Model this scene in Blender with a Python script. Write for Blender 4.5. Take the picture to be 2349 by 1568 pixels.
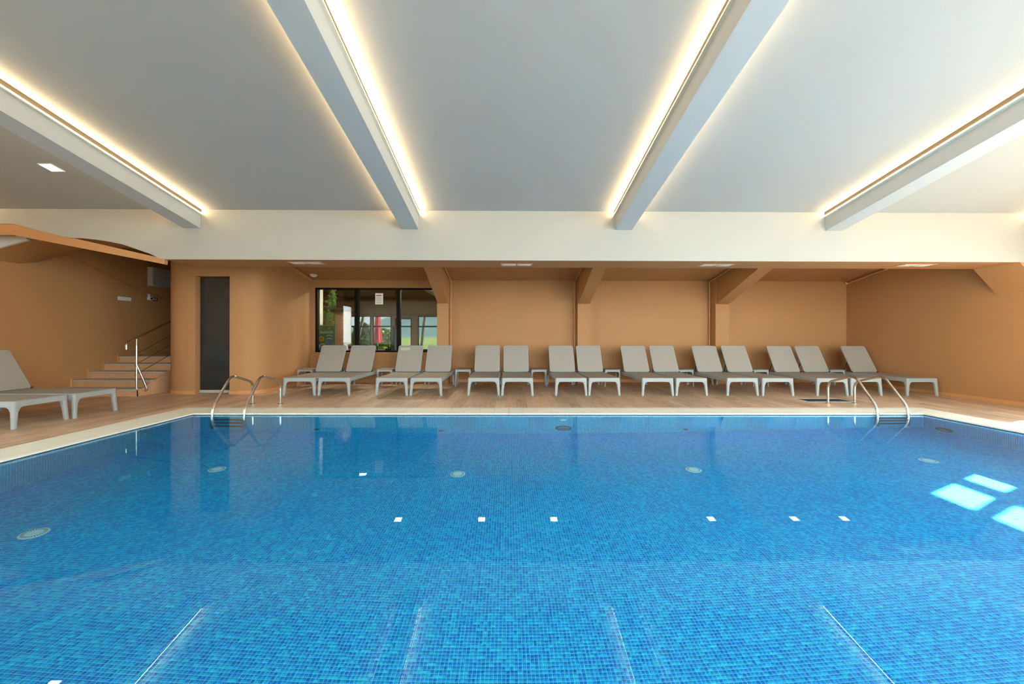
import bpy, bmesh, math, random
import numpy as np
from mathutils import Vector, Matrix

random.seed(7)
scn = bpy.context.scene
COL = scn.collection
for o in list(bpy.data.objects):
    bpy.data.objects.remove(o)

# ------------------------------------------------------------------ camera
F_PX, W_PX, H_PX = 913.0, 2349.0, 1568.0
cam_d = bpy.data.cameras.new('camera')
cam = bpy.data.objects.new('camera', cam_d)
COL.objects.link(cam)
cam_d.sensor_fit = 'HORIZONTAL'
cam_d.sensor_width = 36.0
cam_d.lens = 36.0 * F_PX / W_PX
cam_d.shift_y = -(784.0 - 770.0) / W_PX
cam_d.clip_start, cam_d.clip_end = 0.05, 800
YAW, ROLL = math.radians(0.5), math.radians(0.1)
cam.matrix_world = (Matrix.Translation((0, 0, 1.305)) @ Matrix.Rotation(-YAW, 4, 'Z')
                    @ Matrix.Rotation(math.radians(90), 4, 'X') @ Matrix.Rotation(ROLL, 4, 'Z'))
scn.camera = cam

# ------------------------------------------------------------------ sky, sun, exposure
world = bpy.data.worlds.new('sky')
scn.world = world
world.use_nodes = True
wn = world.node_tree
wn.nodes.clear()
w_out = wn.nodes.new('ShaderNodeOutputWorld')
w_bg = wn.nodes.new('ShaderNodeBackground')
w_tc = wn.nodes.new('ShaderNodeTexCoord')
w_sep = wn.nodes.new('ShaderNodeSeparateXYZ')
w_ramp = wn.nodes.new('ShaderNodeValToRGB')
w_ramp.color_ramp.elements[0].position = 0.0
w_ramp.color_ramp.elements[0].color = (0.88, 0.94, 1.0, 1)
w_ramp.color_ramp.elements[1].position = 0.6
w_ramp.color_ramp.elements[1].color = (0.70, 0.85, 1.0, 1)
wn.links.new(w_tc.outputs['Generated'], w_sep.inputs[0])
wn.links.new(w_sep.outputs[2], w_ramp.inputs[0])
wn.links.new(w_ramp.outputs[0], w_bg.inputs[0])
wn.links.new(w_bg.outputs[0], w_out.inputs[0])
SKY_STRENGTH = 12.5
w_bg.inputs[1].default_value = SKY_STRENGTH

SUN_K, SUN_E = 0.45, math.radians(33)
sun_dir = Vector((-1, -SUN_K, -math.sqrt(1 + SUN_K ** 2) * math.tan(SUN_E))).normalized()
sun_d = bpy.data.lights.new('sun', 'SUN')
sun_d.energy = 95.0
sun_d.angle = math.radians(0.6)
sun_d.color = (1.0, 0.95, 0.86)
sun = bpy.data.objects.new('sun', sun_d)
sun.rotation_euler = sun_dir.to_track_quat('-Z', 'Y').to_euler()
sun.location = (30, 14, 25)
COL.objects.link(sun)
sun_d.cycles.is_caustics_light = True

scn.view_settings.view_transform = 'Standard'
scn.view_settings.look = 'None'
scn.view_settings.gamma = 1.0
scn.view_settings.use_curve_mapping = False
scn.view_settings.exposure = 0.22
LED_STRENGTH = 52.0

cy = scn.cycles
cy.use_denoising = True
cy.max_bounces = 9
cy.diffuse_bounces = 4
cy.glossy_bounces = 4
cy.transmission_bounces = 6
cy.use_adaptive_sampling = True
cy.adaptive_threshold = 0.04
cy.adaptive_min_samples = 16
cy.transparent_max_bounces = 12
cy.sample_clamp_indirect = 30.0
cy.caustics_refractive = True
cy.caustics_reflective = False


# ------------------------------------------------------------------ materials
def srgb(r, g, b):
    def c(u):
        u /= 255.0
        return u / 12.92 if u <= 0.04045 else ((u + 0.055) / 1.055) ** 2.4
    return (c(r), c(g), c(b), 1.0)


MATS = {}


def mat(name, col=(128, 128, 128), rough=0.6, metal=0.0, noise=0.0, nscale=6.0, bump=0.0, bscale=60.0, spec=0.5, emit=0.0, emit_col=None):
    if name in MATS:
        return MATS[name]
    m = bpy.data.materials.new(name)
    m.use_nodes = True
    nt = m.node_tree
    b = nt.nodes['Principled BSDF']
    c = srgb(*col)
    b.inputs['Base Color'].default_value = c
    b.inputs['Roughness'].default_value = rough
    b.inputs['Metallic'].default_value = metal
    b.inputs['Specular IOR Level'].default_value = spec
    if noise > 0:
        geo = nt.nodes.new('ShaderNodeNewGeometry')
        n = nt.nodes.new('ShaderNodeTexNoise')
        n.inputs['Scale'].default_value = nscale
        n.inputs['Detail'].default_value = 5
        nt.links.new(geo.outputs['Position'], n.inputs['Vector'])
        mix = nt.nodes.new('ShaderNodeMix')
        mix.data_type = 'RGBA'
        mix.inputs['A'].default_value = tuple(x * (1 - noise) for x in c[:3]) + (1,)
        mix.inputs['B'].default_value = tuple(min(1, x * (1 + noise)) for x in c[:3]) + (1,)
        nt.links.new(n.outputs['Fac'], mix.inputs['Factor'])
        nt.links.new(mix.outputs['Result'], b.inputs['Base Color'])
    if bump > 0:
        geo = nt.nodes.new('ShaderNodeNewGeometry')
        n = nt.nodes.new('ShaderNodeTexNoise')
        n.inputs['Scale'].default_value = bscale
        n.inputs['Detail'].default_value = 3
        nt.links.new(geo.outputs['Position'], n.inputs['Vector'])
        bp = nt.nodes.new('ShaderNodeBump')
        bp.inputs['Strength'].default_value = bump
        bp.inputs['Distance'].default_value = 0.004
        nt.links.new(n.outputs['Fac'], bp.inputs['Height'])
        nt.links.new(bp.outputs['Normal'], b.inputs['Normal'])
    if emit > 0:
        b.inputs['Emission Color'].default_value = srgb(*(emit_col or col))
        b.inputs['Emission Strength'].default_value = emit
    MATS[name] = m
    return m


def nmath(nt, op, a, b=None):
    n = nt.nodes.new('ShaderNodeMath')
    n.operation = op
    for i, x in enumerate((a, b)):
        if x is None:
            continue
        if isinstance(x, (int, float)):
            n.inputs[i].default_value = x
        else:
            nt.links.new(x, n.inputs[i])
    return n.outputs[0]


def thin_glass(name, tint=(0.93, 0.97, 0.95), refl=1.0):
    m = bpy.data.materials.new(name)
    m.use_nodes = True
    nt = m.node_tree
    nt.nodes.clear()
    out = nt.nodes.new('ShaderNodeOutputMaterial')
    tr = nt.nodes.new('ShaderNodeBsdfTransparent')
    tr.inputs[0].default_value = tint + (1,)
    gl = nt.nodes.new('ShaderNodeBsdfGlossy')
    gl.inputs['Roughness'].default_value = 0.0
    gl.inputs['Color'].default_value = (refl, refl, refl, 1)
    geo = nt.nodes.new('ShaderNodeNewGeometry')
    dt = nt.nodes.new('ShaderNodeVectorMath')
    dt.operation = 'DOT_PRODUCT'
    nt.links.new(geo.outputs['Normal'], dt.inputs[0])
    nt.links.new(geo.outputs['Incoming'], dt.inputs[1])
    c1 = nmath(nt, 'SUBTRACT', 1.0, nmath(nt, 'ABSOLUTE', dt.outputs['Value']))
    fac = nmath(nt, 'ADD', nmath(nt, 'MULTIPLY', nmath(nt, 'POWER', c1, 5.0), 0.96), 0.04)
    mx = nt.nodes.new('ShaderNodeMixShader')
    nt.links.new(fac, mx.inputs[0])
    nt.links.new(tr.outputs[0], mx.inputs[1])
    nt.links.new(gl.outputs[0], mx.inputs[2])
    nt.links.new(mx.outputs[0], out.inputs[0])
    MATS[name] = m
    return m


def mosaic_mat(name, pitch, stops):
    m = bpy.data.materials.new(name)
    m.use_nodes = True
    nt = m.node_tree
    b = nt.nodes['Principled BSDF']
    geo = nt.nodes.new('ShaderNodeNewGeometry')
    sep = nt.nodes.new('ShaderNodeSeparateXYZ')
    nt.links.new(geo.outputs['Position'], sep.inputs[0])
    comb = nt.nodes.new('ShaderNodeCombineXYZ')
    for i, off in enumerate((5.29, 0.6, 1.23)):
        nt.links.new(nmath(nt, 'FLOOR', nmath(nt, 'DIVIDE', nmath(nt, 'ADD', sep.outputs[i], off + 0.37 * pitch * 0.0 + 1.00013), pitch)), comb.inputs[i])
    wnz = nt.nodes.new('ShaderNodeTexWhiteNoise')
    nt.links.new(comb.outputs[0], wnz.inputs['Vector'])
    big = nt.nodes.new('ShaderNodeTexNoise')
    big.inputs['Scale'].default_value = 1.6
    big.inputs['Detail'].default_value = 4
    nt.links.new(geo.outputs['Position'], big.inputs['Vector'])
    fac = nmath(nt, 'ADD', nmath(nt, 'MULTIPLY', wnz.outputs['Value'], 0.85), nmath(nt, 'MULTIPLY', big.outputs['Fac'], 0.2))
    r = nt.nodes.new('ShaderNodeValToRGB')
    cr = r.color_ramp
    cr.elements[0].position, cr.elements[0].color = stops[0][0], srgb(*stops[0][1])
    cr.elements[1].position, cr.elements[1].color = stops[-1][0], srgb(*stops[-1][1])
    for p, c in stops[1:-1]:
        e = cr.elements.new(p)
        e.color = srgb(*c)
    nt.links.new(fac, r.inputs[0])
    nt.links.new(r.outputs[0], b.inputs['Base Color'])
    b.inputs['Roughness'].default_value = 0.3
    MATS[name] = m
    return m


def plank_mat(name, base=(206, 174, 144), pw=0.2, pl=1.2):
    m = bpy.data.materials.new(name)
    m.use_nodes = True
    nt = m.node_tree
    b = nt.nodes['Principled BSDF']
    geo = nt.nodes.new('ShaderNodeNewGeometry')
    sep = nt.nodes.new('ShaderNodeSeparateXYZ')
    nt.links.new(geo.outputs['Position'], sep.inputs[0])
    cx = nmath(nt, 'FLOOR', nmath(nt, 'DIVIDE', nmath(nt, 'ADD', sep.outputs[0], 9.65), pw))
    # row start of each column: ((column * 0.37) mod 1) * plank length
    off = nmath(nt, 'MULTIPLY', nmath(nt, 'FRACT', nmath(nt, 'MULTIPLY', cx, 0.37)), pl)
    ry = nmath(nt, 'FLOOR', nmath(nt, 'DIVIDE', nmath(nt, 'ADD', sep.outputs[1], off), pl))
    comb = nt.nodes.new('ShaderNodeCombineXYZ')
    nt.links.new(cx, comb.inputs[0])
    nt.links.new(ry, comb.inputs[1])
    wnz = nt.nodes.new('ShaderNodeTexWhiteNoise')
    nt.links.new(comb.outputs[0], wnz.inputs['Vector'])
    # grain, stretched along the plank and shifted per plank
    comb2 = nt.nodes.new('ShaderNodeCombineXYZ')
    nt.links.new(nmath(nt, 'MULTIPLY', sep.outputs[0], 22.0), comb2.inputs[0])
    nt.links.new(nmath(nt, 'MULTIPLY', sep.outputs[1], 2.2), comb2.inputs[1])
    nt.links.new(nmath(nt, 'MULTIPLY', wnz.outputs['Value'], 40.0), comb2.inputs[2])
    gr = nt.nodes.new('ShaderNodeTexNoise')
    gr.inputs['Scale'].default_value = 1.0
    gr.inputs['Detail'].default_value = 6
    gr.inputs['Roughness'].default_value = 0.65
    nt.links.new(comb2.outputs[0], gr.inputs['Vector'])
    fac = nmath(nt, 'ADD', nmath(nt, 'MULTIPLY', wnz.outputs['Value'], 0.24), nmath(nt, 'MULTIPLY', gr.outputs['Fac'], 0.85))
    r = nt.nodes.new('ShaderNodeValToRGB')
    cr = r.color_ramp
    k = [(0.25, 0.72), (0.55, 1.0), (0.85, 1.16)]
    cr.elements[0].position = k[0][0]
    cr.elements[0].color = srgb(*(min(255, x * k[0][1]) for x in base))
    cr.elements[1].position = k[2][0]
    cr.elements[1].color = srgb(*(min(255, x * k[2][1]) for x in base))
    e = cr.elements.new(k[1][0])
    e.color = srgb(*base)
    nt.links.new(fac, r.inputs[0])
    nt.links.new(r.outputs[0], b.inputs['Base Color'])
    b.inputs['Roughness'].default_value = 0.42
    MATS[name] = m
    return m


def water_mat():
    m = bpy.data.materials.new('water')
    m.use_nodes = True
    nt = m.node_tree
    nt.nodes.clear()
    out = nt.nodes.new('ShaderNodeOutputMaterial')
    g = nt.nodes.new('ShaderNodeBsdfGlass')
    g.inputs['Color'].default_value = (0.72, 0.98, 1.0, 1)
    g.inputs['Roughness'].default_value = 0.0
    g.inputs['IOR'].default_value = 1.33
    nt.links.new(g.outputs[0], out.inputs[0])
    MATS['water'] = m
    return m


OCHRE = mat('ochre_paint', (178, 129, 83), 0.75, noise=0.03, nscale=1.5, bump=0.15, bscale=40)
WHITE = mat('white_paint', (226, 224, 216), 0.8, noise=0.015, nscale=1.2, bump=0.1, bscale=30)
FASC = mat('cream_paint', (162, 158, 150), 0.8, noise=0.015, nscale=1.2)
BEAMP = mat('beam_paint', (178, 180, 180), 0.8)
CEILP = mat('ceiling_paint', (166, 166, 163), 0.85, noise=0.015, nscale=0.8)
BASEB = mat('ochre_skirting', (206, 148, 96), 0.55)
CONC = mat('slab', (120, 112, 104), 0.8)
GROUT = mat('pool_grout', (110, 224, 248), 0.6)
COPE = mat('coping_stone', (234, 230, 216), 0.5, noise=0.04, nscale=9)
COPEG = mat('coping_joint', (96, 92, 86), 0.8)
PLANK = plank_mat('wood_look_plank')
MOSAIC = mosaic_mat('blue_mosaic', 0.0255, [(0.0, (8, 110, 216)), (0.35, (10, 136, 230)), (0.6, (12, 160, 240)), (0.85, (18, 182, 246)), (1.0, (40, 208, 250))])
MOSAIC_LIT = mosaic_mat('daylit_mosaic', 0.0255, [(0.0, (0, 150, 214)), (0.35, (10, 166, 222)), (0.6, (24, 182, 230)), (0.85, (40, 196, 236)), (1.0, (70, 214, 240))])  # wall tiles coloured lighter for the daylight falling on them
WATER = water_mat()
GLASS = thin_glass('window_glass')
BARG = thin_glass('bar_glass', (0.75, 0.77, 0.75))
DIMG = thin_glass('dimming_glass', (0.29, 0.30, 0.30))  # tint darkened here and on the bar panes to dim the outdoors
STEEL = mat('polished_steel', (205, 200, 190), 0.12, metal=1.0)
CHROME = mat('handrail_steel', (200, 198, 192), 0.25, metal=1.0)
FRAMEP = mat('grey_resin', (156, 161, 159), 0.5)
SLING = mat('taupe_sling', (160, 152, 141), 0.8, bump=0.3, bscale=500)
DARKP = mat('dark_plastic', (58, 58, 58), 0.5)
BLACKF = mat('black_frame', (16, 13, 12), 0.75, spec=0.2)
PVC = mat('pool_fitting', (222, 240, 250), 0.4)
SLOTM = mat('fitting_slot', (70, 104, 110), 0.6)
GREYM = mat('grey_metal', (176, 178, 176), 0.45, metal=0.1)
WHITEPL = mat('white_plastic', (232, 232, 226), 0.4)
LEDP = mat('led_profile', (206, 196, 176), 0.5)
LEDSH = mat('led_shade_band', (84, 74, 60), 0.8)
LEDE = mat('led_strip_light', (255, 236, 200), 0.5, emit=LED_STRENGTH, emit_col=(255, 222, 168))
LAMPE = mat('panel_light', (255, 250, 240), 0.5, emit=26.0, emit_col=(255, 244, 224))
LAMPB = mat('bar_light', (255, 250, 240), 0.5, emit=330.0, emit_col=(255, 240, 214))
LAMPW = mat('panel_light_warm', (255, 250, 240), 0.5, emit=16.0, emit_col=(255, 236, 205))
WOODR = mat('riser_wood', (204, 158, 118), 0.5, noise=0.18, nscale=7)
TREAD = mat('stone_tread', (176, 174, 164), 0.5, noise=0.05, nscale=10)
DOORG = mat('smoked_glass', (46, 49, 47), 0.12, noise=0.25, nscale=2.0)


# ------------------------------------------------------------------ mesh helpers
class MB:
    def __init__(s):
        s.v, s.f, s.m = [], [], []

    def add(s, vs, fs, mi=0):
        b = len(s.v)
        s.v += [tuple(v) for v in vs]
        s.f += [tuple(b + i for i in f) for f in fs]
        s.m += [mi] * len(fs)
        return s

    def box(s, x0, y0, z0, x1, y1, z1, mi=0):
        vs = [(x0, y0, z0), (x1, y0, z0), (x1, y1, z0), (x0, y1, z0), (x0, y0, z1), (x1, y0, z1), (x1, y1, z1), (x0, y1, z1)]
        return s.add(vs, [(0, 3, 2, 1), (4, 5, 6, 7), (0, 1, 5, 4), (1, 2, 6, 5), (2, 3, 7, 6), (3, 0, 4, 7)], mi)

    def prism(s, pts, axis, a0, a1, mi=0, fn=None):
        n = len(pts)

        def P(p, a):
            if axis == 'x':
                return (a, p[0], p[1])
            if axis == 'y':
                return (p[0], a, p[1])
            return (p[0], p[1], a)
        vs = [P(p, a0) for p in pts] + [P(p, a1) for p in pts]
        if fn:
            vs = [fn(v) for v in vs]
        fs = [tuple(range(n - 1, -1, -1)), tuple(range(n, 2 * n))]
        fs += [(i, (i + 1) % n, n + (i + 1) % n, n + i) for i in range(n)]
        return s.add(vs, fs, mi)

    def loft(s, rings, mi=0, caps=True):
        n = len(rings[0])
        vs = [p for r in rings for p in r]
        fs = []
        for k in range(len(rings) - 1):
            for i in range(n):
                j = (i + 1) % n
                fs.append((k * n + i, k * n + j, (k + 1) * n + j, (k + 1) * n + i))
        if caps:
            fs.append(tuple(range(n - 1, -1, -1)))
            fs.append(tuple((len(rings) - 1) * n + i for i in range(n)))
        return s.add(vs, fs, mi)

    def tube(s, path, r, n=12, mi=0, caps=True):
        path = [Vector(p) for p in path]
        rs = r if isinstance(r, (list, tuple)) else [r] * len(path)
        rings = []
        up = None
        for i, p in enumerate(path):
            if i == 0:
                t = path[1] - p
            elif i == len(path) - 1:
                t = p - path[i - 1]
            else:
                t = (path[i + 1] - p).normalized() + (p - path[i - 1]).normalized()
            t.normalize()
            if up is None:
                up = Vector((1, 0, 0)) if abs(t.x) < 0.9 else Vector((0, 1, 0))
            a = t.cross(up).normalized()
            b = t.cross(a).normalized()
            up = a.cross(t)
            rings.append([p + a * rs[i] * math.cos(2 * math.pi * k / n) + b * rs[i] * math.sin(2 * math.pi * k / n) for k in range(n)])
        return s.loft(rings, mi, caps)

    def lathe(s, prof, c, n=20, mi=0, axis='z'):
        rings = []
        for r, h in prof:
            ring = []
            for k in range(n):
                a = 2 * math.pi * k / n
                u, w = r * math.cos(a), r * math.sin(a)
                if axis == 'z':
                    ring.append((c[0] + u, c[1] + w, c[2] + h))
                elif axis == 'y':
                    ring.append((c[0] + u, c[1] + h, c[2] + w))
                else:
                    ring.append((c[0] + h, c[1] + u, c[2] + w))
            rings.append(ring)
        return s.loft(rings, mi)

    def build(s, name, m, parent=None, loc=None, smooth=False, bevel=0.0, seg=2, recalc=True):
        me = bpy.data.meshes.new(name)
        me.from_pydata(s.v, [], s.f)
        mats = m if isinstance(m, (list, tuple)) else [m]
        for q in mats:
            me.materials.append(q)
        if len(mats) > 1:
            me.polygons.foreach_set('material_index', s.m)
        if recalc or bevel:
            bm = bmesh.new()
            bm.from_mesh(me)
            bmesh.ops.recalc_face_normals(bm, faces=bm.faces)
            if bevel:
                es = [e for e in bm.edges if len(e.link_faces) == 2 and e.calc_face_angle(0) > 0.5]
                bmesh.ops.bevel(bm, geom=es, offset=bevel, segments=seg, affect='EDGES', profile=0.5)
            bm.to_mesh(me)
            bm.free()
        if smooth:
            me.polygons.foreach_set('use_smooth', [True] * len(me.polygons))
            me.update()
            try:
                me.set_sharp_from_angle(angle=math.radians(40))
            except Exception:
                pass
        me.update()
        o = bpy.data.objects.new(name, me)
        COL.objects.link(o)
        if parent:
            o.parent = parent
        if loc:
            o.location = loc
        return o


def tag(o, label, cat, group=None, kind=None):
    o['label'] = label
    o['category'] = cat
    if group:
        o['group'] = group
    if kind:
        o['kind'] = kind
    return o


def struct(o, label, cat='structure'):
    return tag(o, label, cat, kind='structure')


def empty(name, loc=(0, 0, 0), rz=0.0):
    o = bpy.data.objects.new(name, None)
    o.empty_display_size = 0.1
    o.location = loc
    o.rotation_euler = (0, 0, rz)
    COL.objects.link(o)
    return o


def copy_tree(o, parent=None):
    c = o.copy()
    COL.objects.link(c)
    c.parent = parent
    for ch in o.children:
        copy_tree(ch, c)
    return c


def arc(cx, cy, r, a0, a1, n):
    return [(cx + r * math.cos(math.radians(a0 + (a1 - a0) * i / n)), cy + r * math.sin(math.radians(a0 + (a1 - a0) * i / n))) for i in range(n + 1)]


def rrect(x0, y0, x1, y1, r, n=5):
    return (arc(x1 - r, y1 - r, r, 0, 90, n) + arc(x0 + r, y1 - r, r, 90, 180, n)
            + arc(x0 + r, y0 + r, r, 180, 270, n) + arc(x1 - r, y0 + r, r, 270, 360, n))


def holed(mb, axis, a0, a1, u0, u1, v0, v1, holes, vtop=None):
    """wall slab with rectangular holes; axis 'x' -> u is Y, v is Z; axis 'y' -> u is X, v is Z"""
    us = sorted({u0, u1} | {h[0] for h in holes} | {h[1] for h in holes})
    for i in range(len(us) - 1):
        a, b = us[i], us[i + 1]
        hs = sorted([(h[2], h[3]) for h in holes if h[0] <= a + 1e-6 and h[1] >= b - 1e-6])
        z = v0
        spans = []
        for (p, q) in hs:
            if p > z:
                spans.append((z, p))
            z = q
        spans.append((z, None))
        for (p, q) in spans:
            qa = q if q is not None else (vtop(a) if vtop else v1)
            qb = q if q is not None else (vtop(b) if vtop else v1)
            if axis == 'x':
                mb.prism([(a, p), (b, p), (b, qb), (a, qa)], 'x', a0, a1)
            else:
                mb.prism([(a, p), (b, p), (b, qb), (a, qa)], 'y', a0, a1)
    return mb


# ------------------------------------------------------------------ main dimensions
XL, XR = -9.65, 9.62
YN = -3.0                       # wall behind the viewpoint
YB = 11.25                      # back wall
PX0, PX1, PY0, PY1 = -5.29, 7.07, 0.6, 6.72   # pool
PZ, WZ = -1.23, -0.03
YF0, YF1, ZS = 7.05, 7.78, 2.64               # transverse beam


def CEIL(y):
    return 4.82 - 0.185 * y


def ALC(y):
    return 2.87 + 0.178 * (YB - y)


# ------------------------------------------------------------------ floor and planks
fl = MB()
fl.box(XL - 0.3, YN - 0.3, -0.25, PX0 - 0.53, YB + 0.3, -0.012)
fl.box(PX1 + 0.53, YN - 0.3, -0.25, XR + 0.3, YB + 0.3, -0.012)
fl.box(PX0 - 0.53, PY1 + 0.52, -0.25, PX1 + 0.53, YB + 0.3, -0.012)
fl.box(PX0 - 0.53, YN - 0.3, -0.25, PX1 + 0.53, PY0 - 0.53, -0.012)
floor = struct(fl.build('floor', CONC), 'wood-look plank deck around the blue pool', 'floor')

PWID, PLEN = 0.2, 1.2
regions = [(XL, PY1 + 0.525, XR, YB), (XL, YN, PX0 - 0.535, PY1 + 0.525), (PX1 + 0.535, YN, XR, PY1 + 0.525), (PX0 - 0.535, YN, PX1 + 0.535, PY0 - 0.535)]
skip = [(-7.8, 9.0, -5.5, 11.3), (-9.65, 8.56, -7.95, 12.5), (5.99, 7.89, 6.92, 8.29)]
planks = []
ncol = int((XR - XL) / PWID) + 1
for c in range(ncol):
    off = ((c * 0.37) % 1.0) * PLEN
    xa, xb = XL + c * PWID, XL + (c + 1) * PWID
    r0, r1 = int(math.floor((YN + off) / PLEN)), int(math.floor((YB + off) / PLEN))
    for r in range(r0, r1 + 1):
        ya, yb = r * PLEN - off, (r + 1) * PLEN - off
        for (ax, ay, bx, by) in regions:
            x0, x1, y0, y1 = max(xa, ax), min(xb, bx), max(ya, ay), min(yb, by)
            if x1 - x0 < 0.02 or y1 - y0 < 0.02:
                continue
            if any(x0 >= s[0] and x1 <= s[2] and y0 >= s[1] and y1 <= s[3] for s in skip):
                continue
            segs = [(y0, y1)]
            s = skip[2]
            if x1 > s[0] and x0 < s[2] and y1 > s[1] and y0 < s[3]:
                segs = [q for q in ((y0, s[1]), (s[3], y1)) if q[1] - q[0] > 0.02]
            for (p, q) in segs:
                planks.append((x0 + 0.0012, p + 0.0012, x1 - 0.0012, q - 0.0012))


def view_rank(p):
    x, y = (p[0] + p[2]) / 2, (p[1] + p[3]) / 2
    if y < 0.5:
        return 1e9
    px = 1166 + F_PX * x / y
    py = 770 + F_PX * 1.305 / y
    if px < -60 or px > 2410 or py > 1568:
        return 1e8 + y
    return y - (p[2] - p[0]) * (p[3] - p[1]) * 4


planks.sort(key=view_rank)
shared = {}
for i, p in enumerate(planks[:300]):
    key = (round(p[2] - p[0], 3), round(p[3] - p[1], 3))
    if key not in shared:
        shared[key] = MB().box(-key[0] / 2, -key[1] / 2, -0.012, key[0] / 2, key[1] / 2, 0).build('plank', PLANK, floor)
        o = shared[key]
    else:
        o = shared[key].copy()
        COL.objects.link(o)
        o.parent = floor
    o.location = ((p[0] + p[2]) / 2, (p[1] + p[3]) / 2, 0)
mb = MB()
for p in planks[300:]:
    mb.box(p[0], p[1], -0.012, p[2], p[3], 0)
o = mb.build('plank_field', PLANK, floor, recalc=False)
o['kind'] = 'stuff'

# ------------------------------------------------------------------ pool shell, mosaic, coping
pb = MB()
T = 0.2
pb.box(PX0 - T, PY0 - T, PZ - T, PX1 + T, PY1 + T, PZ)
pb.box(PX0 - T, PY0 - T, PZ, PX0, PY1 + T, -0.05)
pb.box(PX1, PY0 - T, PZ, PX1 + T, PY1 + T, -0.05)
pb.box(PX0, PY0 - T, PZ, PX1, PY0, -0.05)
pb.box(PX0, PY1, PZ, PX1, PY1 + T, -0.05)
pool = struct(pb.build('pool_basin', GROUT), 'sunken swimming pool lined with small blue mosaic', 'pool')
pool.cycles.is_caustics_receiver = True

P = 0.0255
G = 0.0018
H_T = 0.0015


def tile_field(nu, nv, mapf, mask=None):
    iu, iv = np.meshgrid(np.arange(nu), np.arange(nv), indexing='ij')
    iu, iv = iu.ravel(), iv.ravel()
    if mask is not None:
        k = ~mask(iu, iv)
        iu, iv = iu[k], iv[k]
    u0, v0 = iu * P + G, iv * P + G
    u1, v1 = (iu + 1) * P - G, (iv + 1) * P - G
    b = 0.0004
    quad = [(u0, v0, 0), (u1, v0, 0), (u1, v1, 0), (u0, v1, 0), (u0 + b, v0 + b, H_T), (u1 - b, v0 + b, H_T), (u1 - b, v1 - b, H_T), (u0 + b, v1 - b, H_T)]
    vs = np.stack([np.stack(mapf(u, v, np.full(u.shape, h)), -1) for u, v, h in quad], 1)
    return vs.reshape(-1, 3)


def tile_mesh(name, vs_list, m_=None):
    vs = np.concatenate(vs_list).astype(np.float32)
    n = len(vs) // 8
    fq = np.array([(4, 5, 6, 7), (0, 1, 5, 4), (1, 2, 6, 5), (2, 3, 7, 6), (3, 0, 4, 7)])
    lp = (np.arange(n)[:, None, None] * 8 + fq[None]).reshape(-1).astype(np.int32)
    me = bpy.data.meshes.new(name)
    me.vertices.add(len(vs))
    me.vertices.foreach_set('co', vs.ravel())
    nf = n * 5
    me.loops.add(nf * 4)
    me.loops.foreach_set('vertex_index', lp)
    me.polygons.add(nf)
    me.polygons.foreach_set('loop_start', np.arange(nf, dtype=np.int32) * 4)
    me.materials.append(m_ or MOSAIC)
    me.update(calc_edges=True)
    return me


NU, NV, NZ = int((PX1 - PX0) / P), int((PY1 - PY0) / P), int((-0.05 - PZ) / P)
# the 300 floor tiles that show largest (lowest in the picture)
near = []
for j in range(NV):
    y = PY0 + (j + 0.5) * P
    if y < 2.47 or y > 2.56:
        continue
    for i in range(NU):
        x = PX0 + (i + 0.5) * P
        if abs(x) < 3.1 * 1.0:
            near.append((round(y, 3), abs(x), i, j))
near.sort()
near = {(i, j) for (_, _, i, j) in near[:300]}
key = np.array(sorted(i * 10000 + j for (i, j) in near))
floor_map = lambda u, v, h: (PX0 + u, PY0 + v, PZ + h)
fields = [tile_field(NU, NV, floor_map, mask=lambda a, b: np.isin(a * 10000 + b, key)),
          ]
wall_fields = [
          tile_field(NU, NZ, lambda u, v, h: (PX0 + u, PY1 - h, PZ + v)),
          tile_field(NV, NZ, lambda u, v, h: (PX0 + h, PY0 + u, PZ + v)),
          tile_field(NV, NZ, lambda u, v, h: (PX1 - h, PY0 + u, PZ + v)),
          tile_field(NU, NZ, lambda u, v, h: (PX0 + u, PY0 + h, PZ + v))]
# orientation: make every field face into the pool
me = tile_mesh('mosaic_field', fields)
bmx = bpy.data.objects.new('mosaic_field', me)
COL.objects.link(bmx)
bmx.parent = pool
bmx['kind'] = 'stuff'
bmx.cycles.is_caustics_receiver = True
mew = tile_mesh('mosaic_field', wall_fields, MOSAIC_LIT)
bmw = bpy.data.objects.new('wall_mosaic_field', mew)
COL.objects.link(bmw)
bmw.parent = pool
bmw['kind'] = 'stuff'
bmw.cycles.is_caustics_receiver = True
one = tile_mesh('mosaic_tile', [tile_field(1, 1, lambda u, v, h: (u, v, h))])
for (i, j) in sorted(near):
    o = bpy.data.objects.new('mosaic_tile', one)
    COL.objects.link(o)
    o.parent = pool
    o.location = (PX0 + i * P, PY0 + j * P, PZ)
    o.cycles.is_caustics_receiver = True

WX = PX1 + 1.4      # extended unseen under the deck so refracted sun reaches the pool floor
wt = MB().add([(PX0, PY0, WZ), (WX, PY0, WZ), (WX, PY1, WZ), (PX0, PY1, WZ)], [(0, 1, 2, 3)]).build('pool_water', WATER, recalc=False)
tag(wt, 'clear still water filling the blue tiled pool', 'water', kind='stuff')
wt.cycles.is_caustics_caster = True
wt.data.polygons.foreach_set('use_smooth', [True])

# coping: grooved edge tiles
edge = MB()
edge.box(PX0 - 0.53, PY1 - 0.0, -0.07, PX1 + 0.53, PY1 + 0.52, -0.022)
edge.box(PX0 - 0.53, PY0 - 0.53, -0.07, PX0, PY1, -0.022)
edge.box(PX1, PY0 - 0.53, -0.07, PX1 + 0.53, PY1, -0.022)
edge.box(PX0, PY0 - 0.53, -0.07, PX1, PY0, -0.022)
pool_edge = struct(edge.build('pool_edge', COPEG), 'pale grooved stone edging around the pool', 'pool edge')


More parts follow.
